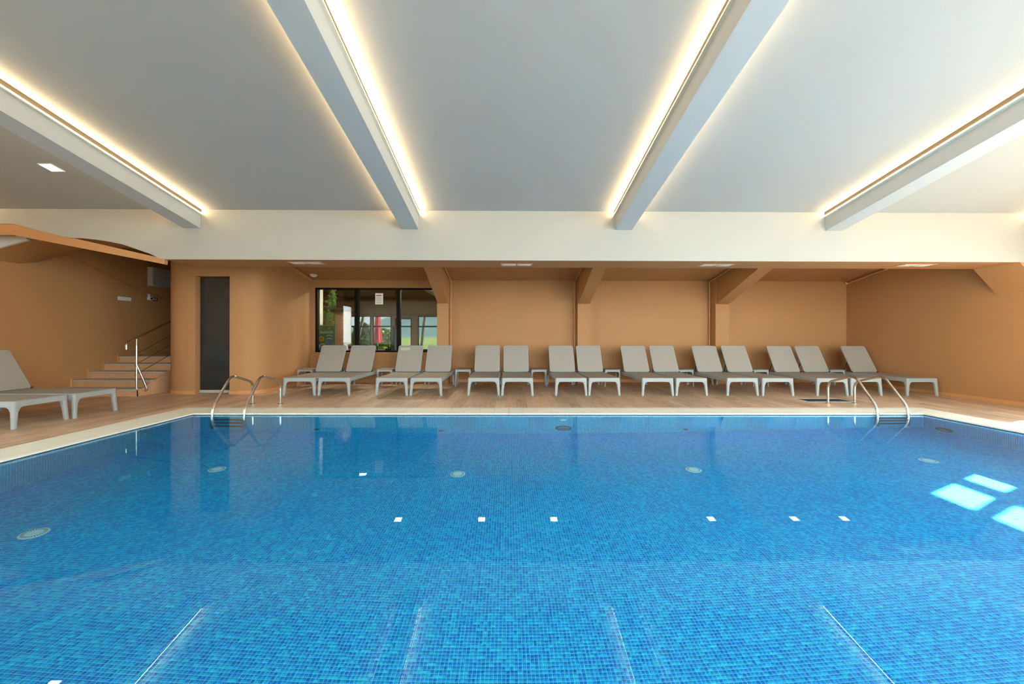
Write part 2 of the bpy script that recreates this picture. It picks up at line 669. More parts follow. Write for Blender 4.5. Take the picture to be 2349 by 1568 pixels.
def coping_profile(w, grooves, gw=0.010, gd=0.010, overhang=0.012):
    """profile across the tile: t=0 at the water side, t=w at the deck side"""
    pts = [(-overhang, -0.021), (-overhang, -0.006), (-overhang + 0.006, 0.0)]
    for g in grooves:
        pts += [(g - gw / 2, 0.0), (g - gw / 2, -gd), (g + gw / 2, -gd), (g + gw / 2, 0.0)]
    pts += [(w, 0.0), (w, -0.021)]
    return pts


CT = 0.2523
prof_b = coping_profile(0.518, [0.15, 0.245, 0.34])
prof_s = coping_profile(0.528, [0.10, 0.16, 0.22, 0.28, 0.34, 0.40, 0.46])
m_back = MB().prism([(p[0], p[1]) for p in prof_b], 'x', 0.0022, CT - 0.0022).build('coping_tile', COPE, pool_edge)
nb = int(round((PX1 - PX0) / CT))
for i in range(nb):
    o = m_back if i == 0 else m_back.copy()
    if i:
        COL.objects.link(o)
        o.parent = pool_edge
    o.location = (PX0 + i * CT, PY1, 0)
ns = int((PY1 + 0.52 - PY0 + 0.53) / CT)
for side in (-1, 1):
    base = MB().prism([(side * p[0], p[1]) for p in prof_s], 'y', 0.0022, CT - 0.0022).build('coping_tile', COPE, pool_edge)
    for i in range(ns):
        o = base if i == 0 else base.copy()
        if i:
            COL.objects.link(o)
            o.parent = pool_edge
        o.location = (PX1 if side > 0 else PX0, PY1 + 0.52 - (i + 1) * CT, 0)
mb = MB()
mb.prism([(-p[0], p[1]) for p in prof_b], 'x', 0.0, PX1 - PX0)
mb.build('coping_row', COPE, pool_edge, loc=(PX0, PY0, 0))

# ------------------------------------------------------------------ walls
# right wall with windows (only the part beyond y = 7.2 is in the picture)
RW = [(6.74, 6.9, 1.15, 1.79), (6.13, 6.53, 1.15, 1.79), (6.13, 6.53, 1.91, 2.48), (6.13, 6.53, 2.62, 2.99),
      (5.59, 5.99, 1.15, 1.79), (5.59, 5.99, 1.91, 2.48), (5.59, 5.99, 2.62, 2.99)]
BIGW = [(-2.5, -0.7), (-0.5, 1.3), (1.5, 3.3), (3.5, 5.3)]
for (a, b) in BIGW:
    RW.append((a, b, 0.4, 3.1))
wr = MB()
holed(wr, 'x', XR, XR + 0.06, YN - 0.25, YB + 0.3, -0.2, None, RW, vtop=lambda y: max(CEIL(y), 3.75) + 0.1)
wall_right = struct(wr.build('wall_right', OCHRE), 'plain ochre side wall at the right end of the pool hall', 'wall')
win_n = 2
for (a, b, c, d) in RW:
    fr = MB()
    t = 0.012 if b - a < 1 else 0.03
    fr.box(XR + 0.01, a, c, XR + 0.05, a + t, d).box(XR + 0.01, b - t, c, XR + 0.05, b, d)
    fr.box(XR + 0.01, a + t, c, XR + 0.05, b - t, c + t).box(XR + 0.01, a + t, d - t, XR + 0.05, b - t, d)
    w = fr.build('window_%d' % win_n, BLACKF)
    struct(w, 'dark framed window in the right wall beside the pool', 'window')
    MB().box(XR + 0.027, a + t, c + t, XR + 0.033, b - t, d - t).build('pane', GLASS, w)
    win_n += 1

# left wall
wl = MB()
LW = [(-2.5, -0.7, 0.4, 3.1), (-0.5, 1.3, 0.4, 3.1), (1.5, 3.3, 0.4, 3.1)]  # unseen windows, added to light the right wall
holed(wl, 'x', XL - 0.25, XL, YN - 0.25, 12.6, -0.2, None, LW, vtop=lambda y: max(CEIL(y), 3.75) + 0.1)
for (a, b, c, d) in LW:
    fr = MB()
    t = 0.03
    fr.box(XL - 0.15, a, c, XL - 0.1, a + t, d).box(XL - 0.15, b - t, c, XL - 0.1, b, d)
    fr.box(XL - 0.15, a + t, c, XL - 0.1, b - t, c + t).box(XL - 0.15, a + t, d - t, XL - 0.1, b - t, d)
    w = fr.build('window_%d' % win_n, BLACKF)
    struct(w, 'unseen dark framed window added in the left wall for side light', 'window')
    MB().box(XL - 0.128, a + t, c + t, XL - 0.122, b - t, d - t).build('pane', GLASS, w)
    win_n += 1
wall_left = struct(wl.build('wall_left', OCHRE), 'plain ochre side wall behind the left pair of loungers', 'wall')

# wall behind the viewpoint, glazed
FW = [(-1.6, 1.6, 0.3, 4.9), (2.2, 5.4, 0.3, 4.9), (6.0, 9.2, 0.3, 4.9)]
wf = MB()
holed(wf, 'y', YN - 0.25, YN, XL - 0.25, XR + 0.25, -0.2, CEIL(YN) + 0.2, FW)
struct(wf.build('wall_front', WHITE), 'white wall with tall windows facing the pool', 'wall')
for (a, b, c, d) in FW:
    fr = MB()
    t = 0.05
    for x in (a, (a + b) / 2 - t / 2, b - t):
        fr.box(x, YN - 0.15, c, x + t, YN - 0.08, d)
    for z in (c, 1.9, d - t):
        fr.box(a, YN - 0.15, z, b, YN - 0.08, z + t)
    w = fr.build('window_%d' % win_n, BLACKF)
    struct(w, 'tall dark framed window facing the pool', 'window')
    MB().box(a + t, YN - 0.118, c + t, b - t, YN - 0.112, d - t).build('pane', GLASS, w)
    win_n += 1

# back wall of the alcove with the bar window opening
BW = (-5.44, -1.985, 0.84, 2.65)
wb = MB()
holed(wb, 'y', YB, YB + 0.2, -5.52, XR + 0.1, -0.2, 3.95, [BW])
wall_back = struct(wb.build('wall_back', OCHRE), 'ochre rear wall of the lounger alcove', 'wall')
# thicker parapet under the bar window
MB().box(-5.52, YB - 0.13, 0, -1.98, YB, 0.815).build('parapet', OCHRE, wall_back)
# pilasters below the haunches, and the haunched frame legs
for (x0, x1) in ((-1.96, -1.645), (1.90, 2.25), (5.71, 6.09)):
    MB().box(x0, 10.93, 0, x1, YB, ALC(11.0)).build('pilaster', OCHRE, wall_back)
    MB().prism([(10.95, 2.182), (7.72, 3.36), (7.72, 3.7), (10.95, 3.3)], 'x', x0 + 0.02, x1 - 0.02).build('haunch', OCHRE, wall_back)
    xp = x0 - 0.035 if x0 > 0 else x1 + 0.02
    pm = MB()
    pm.tube([(xp, 11.2, 0.1), (xp, 11.2, 2.86)], 0.02, 10)
    pm.tube([(xp, 11.2, 2.84), (xp, 8.2, ALC(8.2) - 0.04)], 0.02, 10)
    pm.build('pipe', BASEB, wall_back, smooth=True)
for (x0, x1) in ((-1.64, 1.9), (2.26, 5.71), (6.1, XR)):
    MB().box(x0, YB - 0.018, 0, x1, YB, 0.08).build('skirting', BASEB, wall_back, bevel=0.004)
MB().box(XR - 0.018, 7.0, 0, XR, YB - 0.018, 0.08).build('skirting', BASEB, wall_right, bevel=0.004)
MB().prism([(9.17, ZS), (XR, ZS), (XR, 2.15)], 'y', 7.06, YF1 - 0.002).build('haunch', OCHRE, wall_right)
MB().tube([(XR - 0.03, 11.2, 2.80), (XR - 0.03, 8.0, ALC(8.0) - 0.06)], 0.022, 10).build('pipe', BASEB, wall_right, smooth=True)
MB().tube([(XR - 0.05, 11.15, 2.80), (XR - 0.09, 11.15, 2.79), (XR - 0.1, 11.15, 2.83)], 0.016, 8).build('pipe_end', WHITEPL, wall_right, smooth=True)

# ------------------------------------------------------------------ ceiling, beams, transverse beam
c = MB()
RL = []     # roof lights, X ranges
RY0, RY1 = -2.6, 2.5


def cslab(y0, y1, x0, x1):
    c.prism([(y0, CEIL(y0)), (y1, CEIL(y1)), (y1, CEIL(y1) + 0.25), (y0, CEIL(y0) + 0.25)], 'x', x0, x1)


cslab(YN - 0.25, RY0, XL - 0.25, XR + 0.25)
cslab(RY1, 7.3, XL - 0.25, XR + 0.25)
xe = [XL - 0.25] + [v for ab in RL for v in ab] + [XR + 0.25]
for i in range(0, len(xe), 2):
    cslab(RY0, RY1, xe[i], xe[i + 1])
for (a, b) in RL:
    w = MB().prism([(RY0, CEIL(RY0) + 0.1), (RY1, CEIL(RY1) + 0.1), (RY1, CEIL(RY1) + 0.13), (RY0, CEIL(RY0) + 0.13)], 'x', a, a + 0.05)
    w.prism([(RY0, CEIL(RY0) + 0.1), (RY1, CEIL(RY1) + 0.1), (RY1, CEIL(RY1) + 0.13), (RY0, CEIL(RY0) + 0.13)], 'x', b - 0.05, b)
    w = w.build('window_%d' % win_n, WHITE)
    struct(w, 'glazed roof light in the sloping ceiling', 'window')
    MB().prism([(RY0, CEIL(RY0) + 0.11), (RY1, CEIL(RY1) + 0.11), (RY1, CEIL(RY1) + 0.117), (RY0, CEIL(RY0) + 0.117)], 'x', a + 0.05, b - 0.05).build('pane', GLASS, w)
    win_n += 1
ceiling = struct(c.build('ceiling', CEILP), 'sloping pale ceiling over the pool', 'ceiling')
a = MB()
a.prism([(7.6, ALC(7.6)), (YB + 0.1, ALC(YB + 0.1)), (YB + 0.1, ALC(YB) + 0.2), (7.6, ALC(7.6) + 0.2)], 'x', -7.7, XR + 0.2)
struct(a.build('alcove_ceiling', OCHRE), 'brown shaded sloping ceiling above the row of loungers', 'ceiling')
r = MB().box(XL - 0.3, 7.0, 3.82, XR + 0.3, 12.9, 3.98)
struct(r.build('roof', CONC), 'flat roof slab above the alcove', 'roof')

tb = MB()
prof = [(XL - 0.1, 3.255), (-8.684, 3.253), (-8.155, 3.117), (-7.78, 3.025), (-7.66, 3.008), (-7.45, 3.003), (-7.2, 2.975), (-7.0, 2.945), (-6.78, 2.90), (-6.56, 2.825), (-6.3, 2.735), (-6.144, ZS + 0.015), (-6.0, ZS), (XR + 0.1, ZS), (XR + 0.1, 3.8), (XL - 0.1, 3.8)]
n = len(prof)
vs = [(p[0], YF0, p[1]) for p in prof] + [(p[0], YF1, p[1]) for p in prof]
tb.add(vs, [tuple(range(n))], 0)
tb.add(vs, [tuple(range(2 * n - 1, n - 1, -1))], 1)
for i in range(n):
    j = (i + 1) % n
    tb.add([vs[i], vs[j], vs[n + j], vs[n + i]], [(0, 1, 2, 3)], 1)
fascia = struct(tb.build('fascia_beam', [FASC, OCHRE], recalc=False), 'cream transverse beam with brown underside across the hall', 'beam')
bmf = bmesh.new()
bmf.from_mesh(fascia.data)
bmesh.ops.remove_doubles(bmf, verts=bmf.verts, dist=1e-5)
bmesh.ops.recalc_face_normals(bmf, faces=bmf.faces)
bmf.to_mesh(fascia.data)
bmf.free()

BEAMS = [(-9.64, -9.36), (-5.71, -5.42), (-1.89, -1.595), (1.885, 2.185), (5.645, 5.945), (9.33, 9.61)]
LEDN = ['', 'ceiling beam against the left wall', 'left side of the leftmost visible ceiling beam', 'right side of the leftmost visible ceiling beam',
        'left side of the beam left of centre', 'right side of the beam left of centre',
        'left side of the beam right of centre', 'right side of the beam right of centre',
        'left side of the rightmost visible ceiling beam', 'right side of the rightmost visible ceiling beam',
        'ceiling beam against the right wall', '']
BN = ['pale ceiling beam against the left wall', 'leftmost pale ceiling beam running towards the back', 'pale ceiling beam just left of the centre bay',
      'pale ceiling beam just right of the centre bay', 'rightmost pale ceiling beam running towards the back', 'pale ceiling beam against the right wall']
BD = 0.33
k = 0
for bi, (x0, x1) in enumerate(BEAMS):
    b = MB()
    y0, y1 = YN, YF0
    b.prism([(y0, CEIL(y0) - BD), (y1, CEIL(y1) - BD), (y1, CEIL(y1) + 0.02), (y0, CEIL(y0) + 0.02)], 'x', x0, x1)
    struct(b.build('ceiling_beam', BEAMP), BN[bi], 'beam')
    for sgn, xs in ((-1, x0), (1, x1)):
        if not LEDN[k]:
            k += 1
            continue
        root = empty('led_strip', (xs, y1, CEIL(y1)))
        tag(root, 'warm LED light strip along the ' + LEDN[k], 'light strip', 'LED strips on the ceiling beams')
        k += 1
        ya, yb = y0 + 0.02, y1 - 0.012

        def sl(p):   # shear profile along the slope, local to root
            return (p[0], p[1] - y1, p[2] + CEIL(p[1]) - CEIL(y1))
        q = MB()
        q.prism([(0, -0.105), (sgn * 0.034, -0.098), (sgn * 0.037, -0.09), (sgn * 0.019, -0.0635), (sgn * 0.013, -0.055), (0, -0.05)], 'y', ya, yb, fn=sl)
        q.build('profile', LEDP, root)
        MB().prism([(0, -0.05), (sgn * 0.014, -0.052), (sgn * 0.018, -0.004), (0, -0.004)], 'y', ya, yb, fn=sl).build('cover', LEDSH, root)  # dark strip standing in for shade on the beam side above the LED
        e = MB()
        qv = [sl(v) for v in ((sgn * 0.038, ya, -0.0885), (sgn * 0.038, yb, -0.0885), (sgn * 0.021, yb, -0.063), (sgn * 0.021, ya, -0.063))]
        e.add(qv, [(0, 1, 2, 3)])
        e.build('diffuser', LEDE, root)


# square panel lights
def panel(x, y, z, slope, m, label, group, s=0.165):
    root = empty('panel_light', (x, y, z))
    root.rotation_euler = (math.atan(-slope), 0, 0)
    tag(root, label, 'ceiling light', group)
    f = MB()
    w = s / 2
    o = w + 0.014
    f.box(-o, -o, -0.008, o, -w, 0.002).box(-o, w, -0.008, o, o, 0.002).box(-o, -w, -0.008, -w, w, 0.002).box(w, -w, -0.008, o, w, 0.002)
    f.build('rim', WHITEPL, root)
    MB().box(-w, -w, -0.004, w, w, 0.002).build('diffuser', m, root)
    return root


panel(-6.645, 5.84, CEIL(5.84), 0.185, LAMPE, 'small lit square downlight in the far left ceiling bay', 'square downlights')
for i, x in enumerate((-2.69, -0.65, 1.12, 5.0, 7.06, 8.3)):
    panel(x, 9.76, ALC(9.76), 0.178, LAMPW, 'small square downlight mirrored in the pool, %s from the left of six' % ('first', 'second', 'third', 'fourth', 'fifth', 'sixth')[i], 'square downlights in the alcove')

# recessed twin fittings under the transverse beam
FN = ['twin recessed spot fitting under the beam, leftmost, nearest the curved pillar', 'twin recessed spot fitting under the beam, second from the left',
      'twin recessed spot fitting under the beam, third from the left', 'twin recessed spot fitting under the beam, rightmost']
for i, (x, y) in enumerate(((-3.72, 7.36), (0.15, 7.46), (3.9, 7.44), (7.6, 7.38))):
    root = empty('recessed_light', (x, y, ZS))
    tag(root, FN[i], 'ceiling light', 'twin fittings under the beam')
    f = MB()
    f.box(-0.3, -0.12, -0.006, 0.3, -0.1, 0.0).box(-0.3, 0.1, -0.006, 0.3, 0.12, 0.0).box(-0.3, -0.1, -0.006, -0.28, 0.1, 0).box(0.28, -0.1, -0.006, 0.3, 0.1, 0).box(-0.008, -0.1, -0.006, 0.008, 0.1, 0)
    f.build('rim', BASEB, root)
    for s in (-1, 1):
        r_ = MB()
        r_.loft([[(s * 0.145 + sx * 0.13, sy * 0.098, -0.003) for sx, sy in ((-1, -1), (1, -1), (1, 1), (-1, 1))],
                 [(s * 0.145 + sx * 0.07, sy * 0.05, -0.016) for sx, sy in ((-1, -1), (1, -1), (1, 1), (-1, 1))]])
        r_.build('reflector', WHITEPL, root)

# round ceiling lamp in the alcove corner
root = empty('round_lamp', (-5.27, 10.8, ALC(10.8)))
tag(root, 'round white dome lamp in the alcove corner above the bar window', 'ceiling light')
MB().lathe([(0.09, 0.01), (0.09, -0.02), (0.085, -0.025)], (0, 0, 0), 24).build('base', WHITEPL, root, smooth=True)
MB().lathe([(0.08, -0.02), (0.078, -0.035), (0.06, -0.055), (0.03, -0.066), (0.001, -0.068)], (0, 0, 0), 24).build('dome', WHITEPL, root, smooth=True)

# ------------------------------------------------------------------ curved pillar with steam-room door
PT = 3.8
lp = [(-7.75, 12.5), (-7.75, 9.55), (-7.735, 9.3), (-7.69, 9.15), (-7.61, 9.03), (-7.5, 8.945), (-7.37, 8.895), (-7.22, 8.872), (-6.935, 8.87), (-6.935, 9.7), (-6.935, 12.5)]
rp = [(-6.178, 11.45), (-6.178, 8.87), (-5.98, 8.872), (-5.84, 8.895), (-5.72, 8.95), (-5.63, 9.03), (-5.565, 9.14), (-5.53, 9.28), (-5.52, 9.45), (-5.52, 11.26), (-5.52, 11.45)]
pl_ = MB()
pl_.prism(lp, 'z', 0, PT)
pl_.prism(rp, 'z', 0, PT)
pl_.box(-6.935, 8.87, 2.615, -6.178, 9.7, PT)
pl_.box(-6.935, 9.6, 0, -6.178, 9.7, 2.615)
pillar = struct(pl_.build('wall_pillar', OCHRE, smooth=True), 'rounded ochre pillar block holding the dark glass door', 'pillar')


def skirt(path, t, h):
    """strip of skirting following a path (outside to the left of travel)"""
    q = MB()
    for i in range(len(path) - 1):
        (x0, y0), (x1, y1) = path[i], path[i + 1]
        d = Vector((x1 - x0, y1 - y0)).normalized()
        nn = (-d.y * t, d.x * t)
        q.prism([(x0, y0), (x1, y1), (x1 + nn[0] + d.x * 0.003, y1 + nn[1] + d.y * 0.003), (x0 + nn[0] - d.x * 0.003, y0 + nn[1] - d.y * 0.003)], 'z', 0, h)
    return q


skirt([p for p in lp[1:9]][::-1], 0.014, 0.075).build('skirting', BASEB, pillar)
skirt([p for p in rp[1:10]][::-1], 0.014, 0.075).build('skirting', BASEB, pillar)
MB().tube([(-5.50, 11.1, 2.86), (-5.50, 8.2, ALC(8.2) - 0.02)], 0.025, 10).build('pipe', BASEB, pillar, smooth=True)
MB().tube([(-5.49, 11.1, 2.80), (-5.49, 8.2, ALC(8.2) - 0.09)], 0.015, 10).build('pipe', BASEB, pillar, smooth=True)

door = struct(empty('door_1', (-6.55, 9.0, 0)), 'narrow dark smoked glass door in the curved pillar', 'door')
MB().box(-0.375, 0.005, 0.085, 0.37, 0.02, 2.6).build('pane', DOORG, door)
MB().box(-0.38, -0.02, 0.012, 0.375, 0.06, 0.08).build('threshold', TREAD, door, bevel=0.004)
MB().box(0.325, -0.03, 1.0, 0.345, 0.005, 1.28).build('handle', BLACKF, door, bevel=0.004)

# ------------------------------------------------------------------ stairs in the left corner
stairs = struct(empty('staircase', (-8.8, 8.54, 0)), 'wooden stairs with grey treads climbing beside the curved pillar', 'stairs')
RISE, RUN = 0.157, 0.35
for i in range(5):
    y0 = i * RUN
    y1 = (i + 1) * RUN + 0.02 if i < 4 else 3.9
    st = MB().box(-0.85, y0, i * RISE, 0.87, y1, (i + 1) * RISE - 0.03).build('riser', WOODR, stairs)
    MB().box(-0.85, y0 - 0.02, (i + 1) * RISE - 0.03, 0.88, y1, (i + 1) * RISE).build('tread', TREAD, stairs, bevel=0.004)
    MB().box(-0.85, y0 - 0.05, i * RISE + 0.005, -0.835, y0 - 0.02, i * RISE + 0.2).build('skirting', BASEB, stairs)
MB().box(0.872, 0.02, 0.0, 0.905, 3.6, 0.75 - 0.6).build('side_panel', WOODR, stairs)
MB().prism([(0.02, 0.0), (3.6, 0.0), (3.6, 0.76), (1.42, 0.76), (0.37, 0.28), (0.02, 0.12)], 'x', 0.873, 0.9).build('side_panel', WOODR, stairs)

hr = empty('stair_handrail', (-7.99, 8.62, RISE))
tag(hr, 'polished steel stair handrail with thin rods beside the wooden steps', 'handrail')
S = 0.45
MB().tube([(0, 0, 0), (0, 0, 0.92)], 0.021, 14).build('post', CHROME, hr, smooth=True)
MB().lathe([(0.045, 0), (0.045, 0.012), (0.022, 0.016)], (0, 0, 0), 18).build('flange', CHROME, hr, smooth=True)
MB().tube([(0, 0, 0.9), (0, 0, 1.08)], 0.012, 10).build('spigot', CHROME, hr, smooth=True)
MB().tube([(0, -0.23, 0.93), (0, -0.225, 0.975), (0, -0.19, 1.0), (0, 0, 1.09), (0, 1.35, 1.09 + 1.35 * S)], 0.021, 14).build('rail', CHROME, hr, smooth=True)
MB().tube([(0, -0.23, 0.85), (0, -0.23, 0.93)], 0.024, 14).build('rail_end', CHROME, hr, smooth=True)
for z in (0.75, 0.53, 0.31):
    MB().tube([(0, -0.05, z - 0.05 * S), (0, 1.35, z + 1.35 * S)], 0.007, 8).build('rod', CHROME, hr, smooth=True)
MB().tube([(0.01, 0.0, 0.5), (0.12, 0.1, 0.02), (0.125, 0.11, -0.03), (0.1, 0.1, -0.055), (0.075, 0.1, -0.05)], 0.02, 12).build('brace', CHROME, hr, smooth=True)
MB().tube([(0, 1.3, 0.3), (0, 1.3, 1.66)], 0.018, 12).build('post', CHROME, hr, smooth=True)

# end of the stair corridor and sloping bulkheads over it
ce = MB()
ce.box(XL - 0.2, 12.4, -0.2, -7.0, 12.6, 3.9)
struct(ce.build('wall_stair', OCHRE), 'shaded ochre wall at the top of the stairs', 'wall')
bh = MB()
bh.prism([(-9.64, 3.268), (-8.70, 3.268), (-7.70, 3.02), (-6.06, 2.65), (-6.06, 2.555), (-8.70, 3.06), (-9.64, 3.06)], 'y', 7.065, 7.13)
struct(bh.build('trim_1', OCHRE), 'sloping ochre bulkhead below the cream beam over the stairs', 'bulkhead')
pn = MB()
pn.prism([(8.7, 3.03), (9.25, 2.90), (9.75, 2.70), (10.2, 2.555), (10.62, 2.46), (12.4, 2.1), (12.4, 3.82), (8.7, 3.82)], 'x', XL, XL + 0.1)
struct(pn.build('trim_2', OCHRE), 'raised ochre wall panel with sloping lower edge over the stairs', 'bulkhead')
cs = MB()
N_ = [(-9.5, 7.42, 2.86), (-9.2, 7.42, 2.95), (-8.85, 7.42, 3.04), (-8.3, 7.6, 3.10), (-7.9, 7.8, 3.10)]
F_ = [(-9.66, 7.35, 2.69), (-9.66, 7.95, 2.71), (-9.66, 8.25, 2.79), (-9.66, 8.5, 2.93), (-9.66, 8.75, 3.05)]
NT, NS = 16, 8


def along(pl_pts, t):
    u = t * (len(pl_pts) - 1)
    a_ = min(int(u), len(pl_pts) - 2)
    return Vector(pl_pts[a_]).lerp(Vector(pl_pts[a_ + 1]), u - a_)


lo = []
for it in range(NT + 1):
    for js in range(NS + 1):
        lo.append(along(N_, it / NT).lerp(along(F_, it / NT), js / NS))
up_ = [p + Vector((0, 0, 0.3)) for p in lo]
vs = lo + up_
W2, N2 = NS + 1, len(lo)
fs = []
for it in range(NT):
    for js in range(NS):
        a_ = it * W2 + js
        fs.append((a_, a_ + 1, a_ + W2 + 1, a_ + W2))
        fs.append((N2 + a_, N2 + a_ + W2, N2 + a_ + W2 + 1, N2 + a_ + 1))
rim = list(range(W2)) + [it * W2 + NS for it in range(1, NT + 1)] + [NT * W2 + js for js in range(NS - 1, -1, -1)] + [it * W2 for it in range(NT - 1, 0, -1)]
for a_, b_ in zip(rim, rim[1:] + rim[:1]):
    fs.append((a_, N2 + a_, N2 + b_, b_))
cs.add(vs, fs)
struct(cs.build('trim_3', OCHRE, smooth=True), 'curved brown soffit under the upper flight over the stairs', 'bulkhead')
MB_ = MB().box(XL, 8.1, 3.4, -7.0, 12.5, 3.55)
struct(MB_.build('stair_ceiling', OCHRE), 'shaded ochre ceiling above the stairs', 'ceiling')
ws = MB().prism([(-9.63, 2.82), (-8.8, 3.045), (-8.95, 3.2), (-9.63, 3.2)], 'y', 7.36, 7.41)
struct(ws.build('trim_4', WHITE), 'small pale bulkhead behind the sloping ochre beam', 'bulkhead')

cab = empty('electric_cabinet', (XL + 0.1, 11.1, 2.61))
tag(cab, 'grey two-door metal cabinet high on the wall above the stairs', 'cabinet')
MB().box(0, -0.5, 0, 0.14, 0.62, 0.5).build('body', GREYM, cab, bevel=0.006)
for (a, b) in ((-0.49, -0.06), (-0.05, 0.6)):
    d = MB().box(0.141, a, 0.012, 0.155, b, 0.488).build('door', GREYM, cab, bevel=0.003)
    MB().lathe([(0.012, 0.0), (0.012, 0.012)], (0.155, a + 0.05 if a > -0.1 else b - 0.05, 0.24), 10, axis='x').build('knob', CHROME, d)
pt = empty('switch_plate', (XL, 10.08, 2.175))
tag(pt, 'long white switch plate on the ochre wall below the stair bulkhead', 'switch')
MB().box(0, -0.17, 0, 0.012, 0.17, 0.09).build('plate', WHITEPL, pt, bevel=0.002)
for i in range(4):
    MB().box(0.012, -0.155 + i * 0.08, 0.012, 0.018, -0.085 + i * 0.08, 0.078).build('switch', WHITEPL, pt, bevel=0.002)
cm = empty('wall_camera', (XL, 10.75, 2.25))
tag(cm, 'small white camera on the dark wall above the stairs', 'camera')
MB().box(0, -0.02, 0.08, 0.03, 0.02, 0.16).build('bracket', WHITEPL, cm)
MB().box(0.01, -0.06, 0.0, 0.08, 0.06, 0.085).build('housing', WHITEPL, cm, bevel=0.012)
MB().lathe([(0.028, 0), (0.028, 0.012), (0.02, 0.02)], (0.08, 0, 0.04), 14, axis='x').build('lens', BLACKF, cm)
sg = empty('wall_sign', (XL, 10.93, 2.24))
tag(sg, 'small dark sign beside the white wall camera', 'sign')
MB().box(0, -0.09, 0.0, 0.01, 0.09, 0.09).build('board', mat('dark_red', (90, 30, 26), 0.5), sg)
for z in (0.025, 0.055):
    MB().box(0.01, -0.06, z, 0.012, 0.06, z + 0.012).build('stripe', WHITEPL, sg)

# ------------------------------------------------------------------ sun loungers


def leg_mesh(sx, front, L):
    """tapered moulded corner leg with a fillet to each rail"""
    q = MB()
    rings = []
    for z, w, xo, yo in ((0.0, 0.052, 0.358, -0.012), (0.12, 0.058, 0.352, -0.008), (0.24, 0.066, 0.347, -0.003), (0.31, 0.075, 0.345, 0.0), (0.382, 0.078, 0.345, 0.0)):
        x1 = xo
        x0 = xo - w
        y0 = yo
        y1 = yo + w
        ring = []
        for (a, b) in rrect(x0, y0, x1, y1, w * 0.33, 3):
            yy = b if front else L - b
            ring.append((sx * a, yy, z))
        rings.append(ring)
    q.loft(rings)
    # fillets (quarter-round webs)
    n = 6
    R = 0.06
    xin, yin = 0.345 - 0.068, 0.068
    px = [(xin + 0.02, 0.305), (xin - R, 0.305)] + [(xin - R + R * math.sin(math.radians(t)), 0.302 - R + R * math.cos(math.radians(t))) for t in range(0, 91, 15)] + [(xin + 0.02, 0.302 - R)]
    ya, yb = (0.006, 0.04) if front else (L - 0.04, L - 0.006)
    q.prism([(sx * p[0], p[1]) for p in px], 'y', ya, yb)
    py = [(yin - 0.02, 0.305), (yin + R, 0.305)] + [(yin + R - R * math.sin(math.radians(t)), 0.302 - R + R * math.cos(math.radians(t))) for t in range(0, 91, 15)] + [(yin - 0.02, 0.302 - R)]
    if not front:
        py = [(L - p[0], p[1]) for p in py]
    q.prism(py, 'x', sx * 0.305, sx * 0.339)
    return q


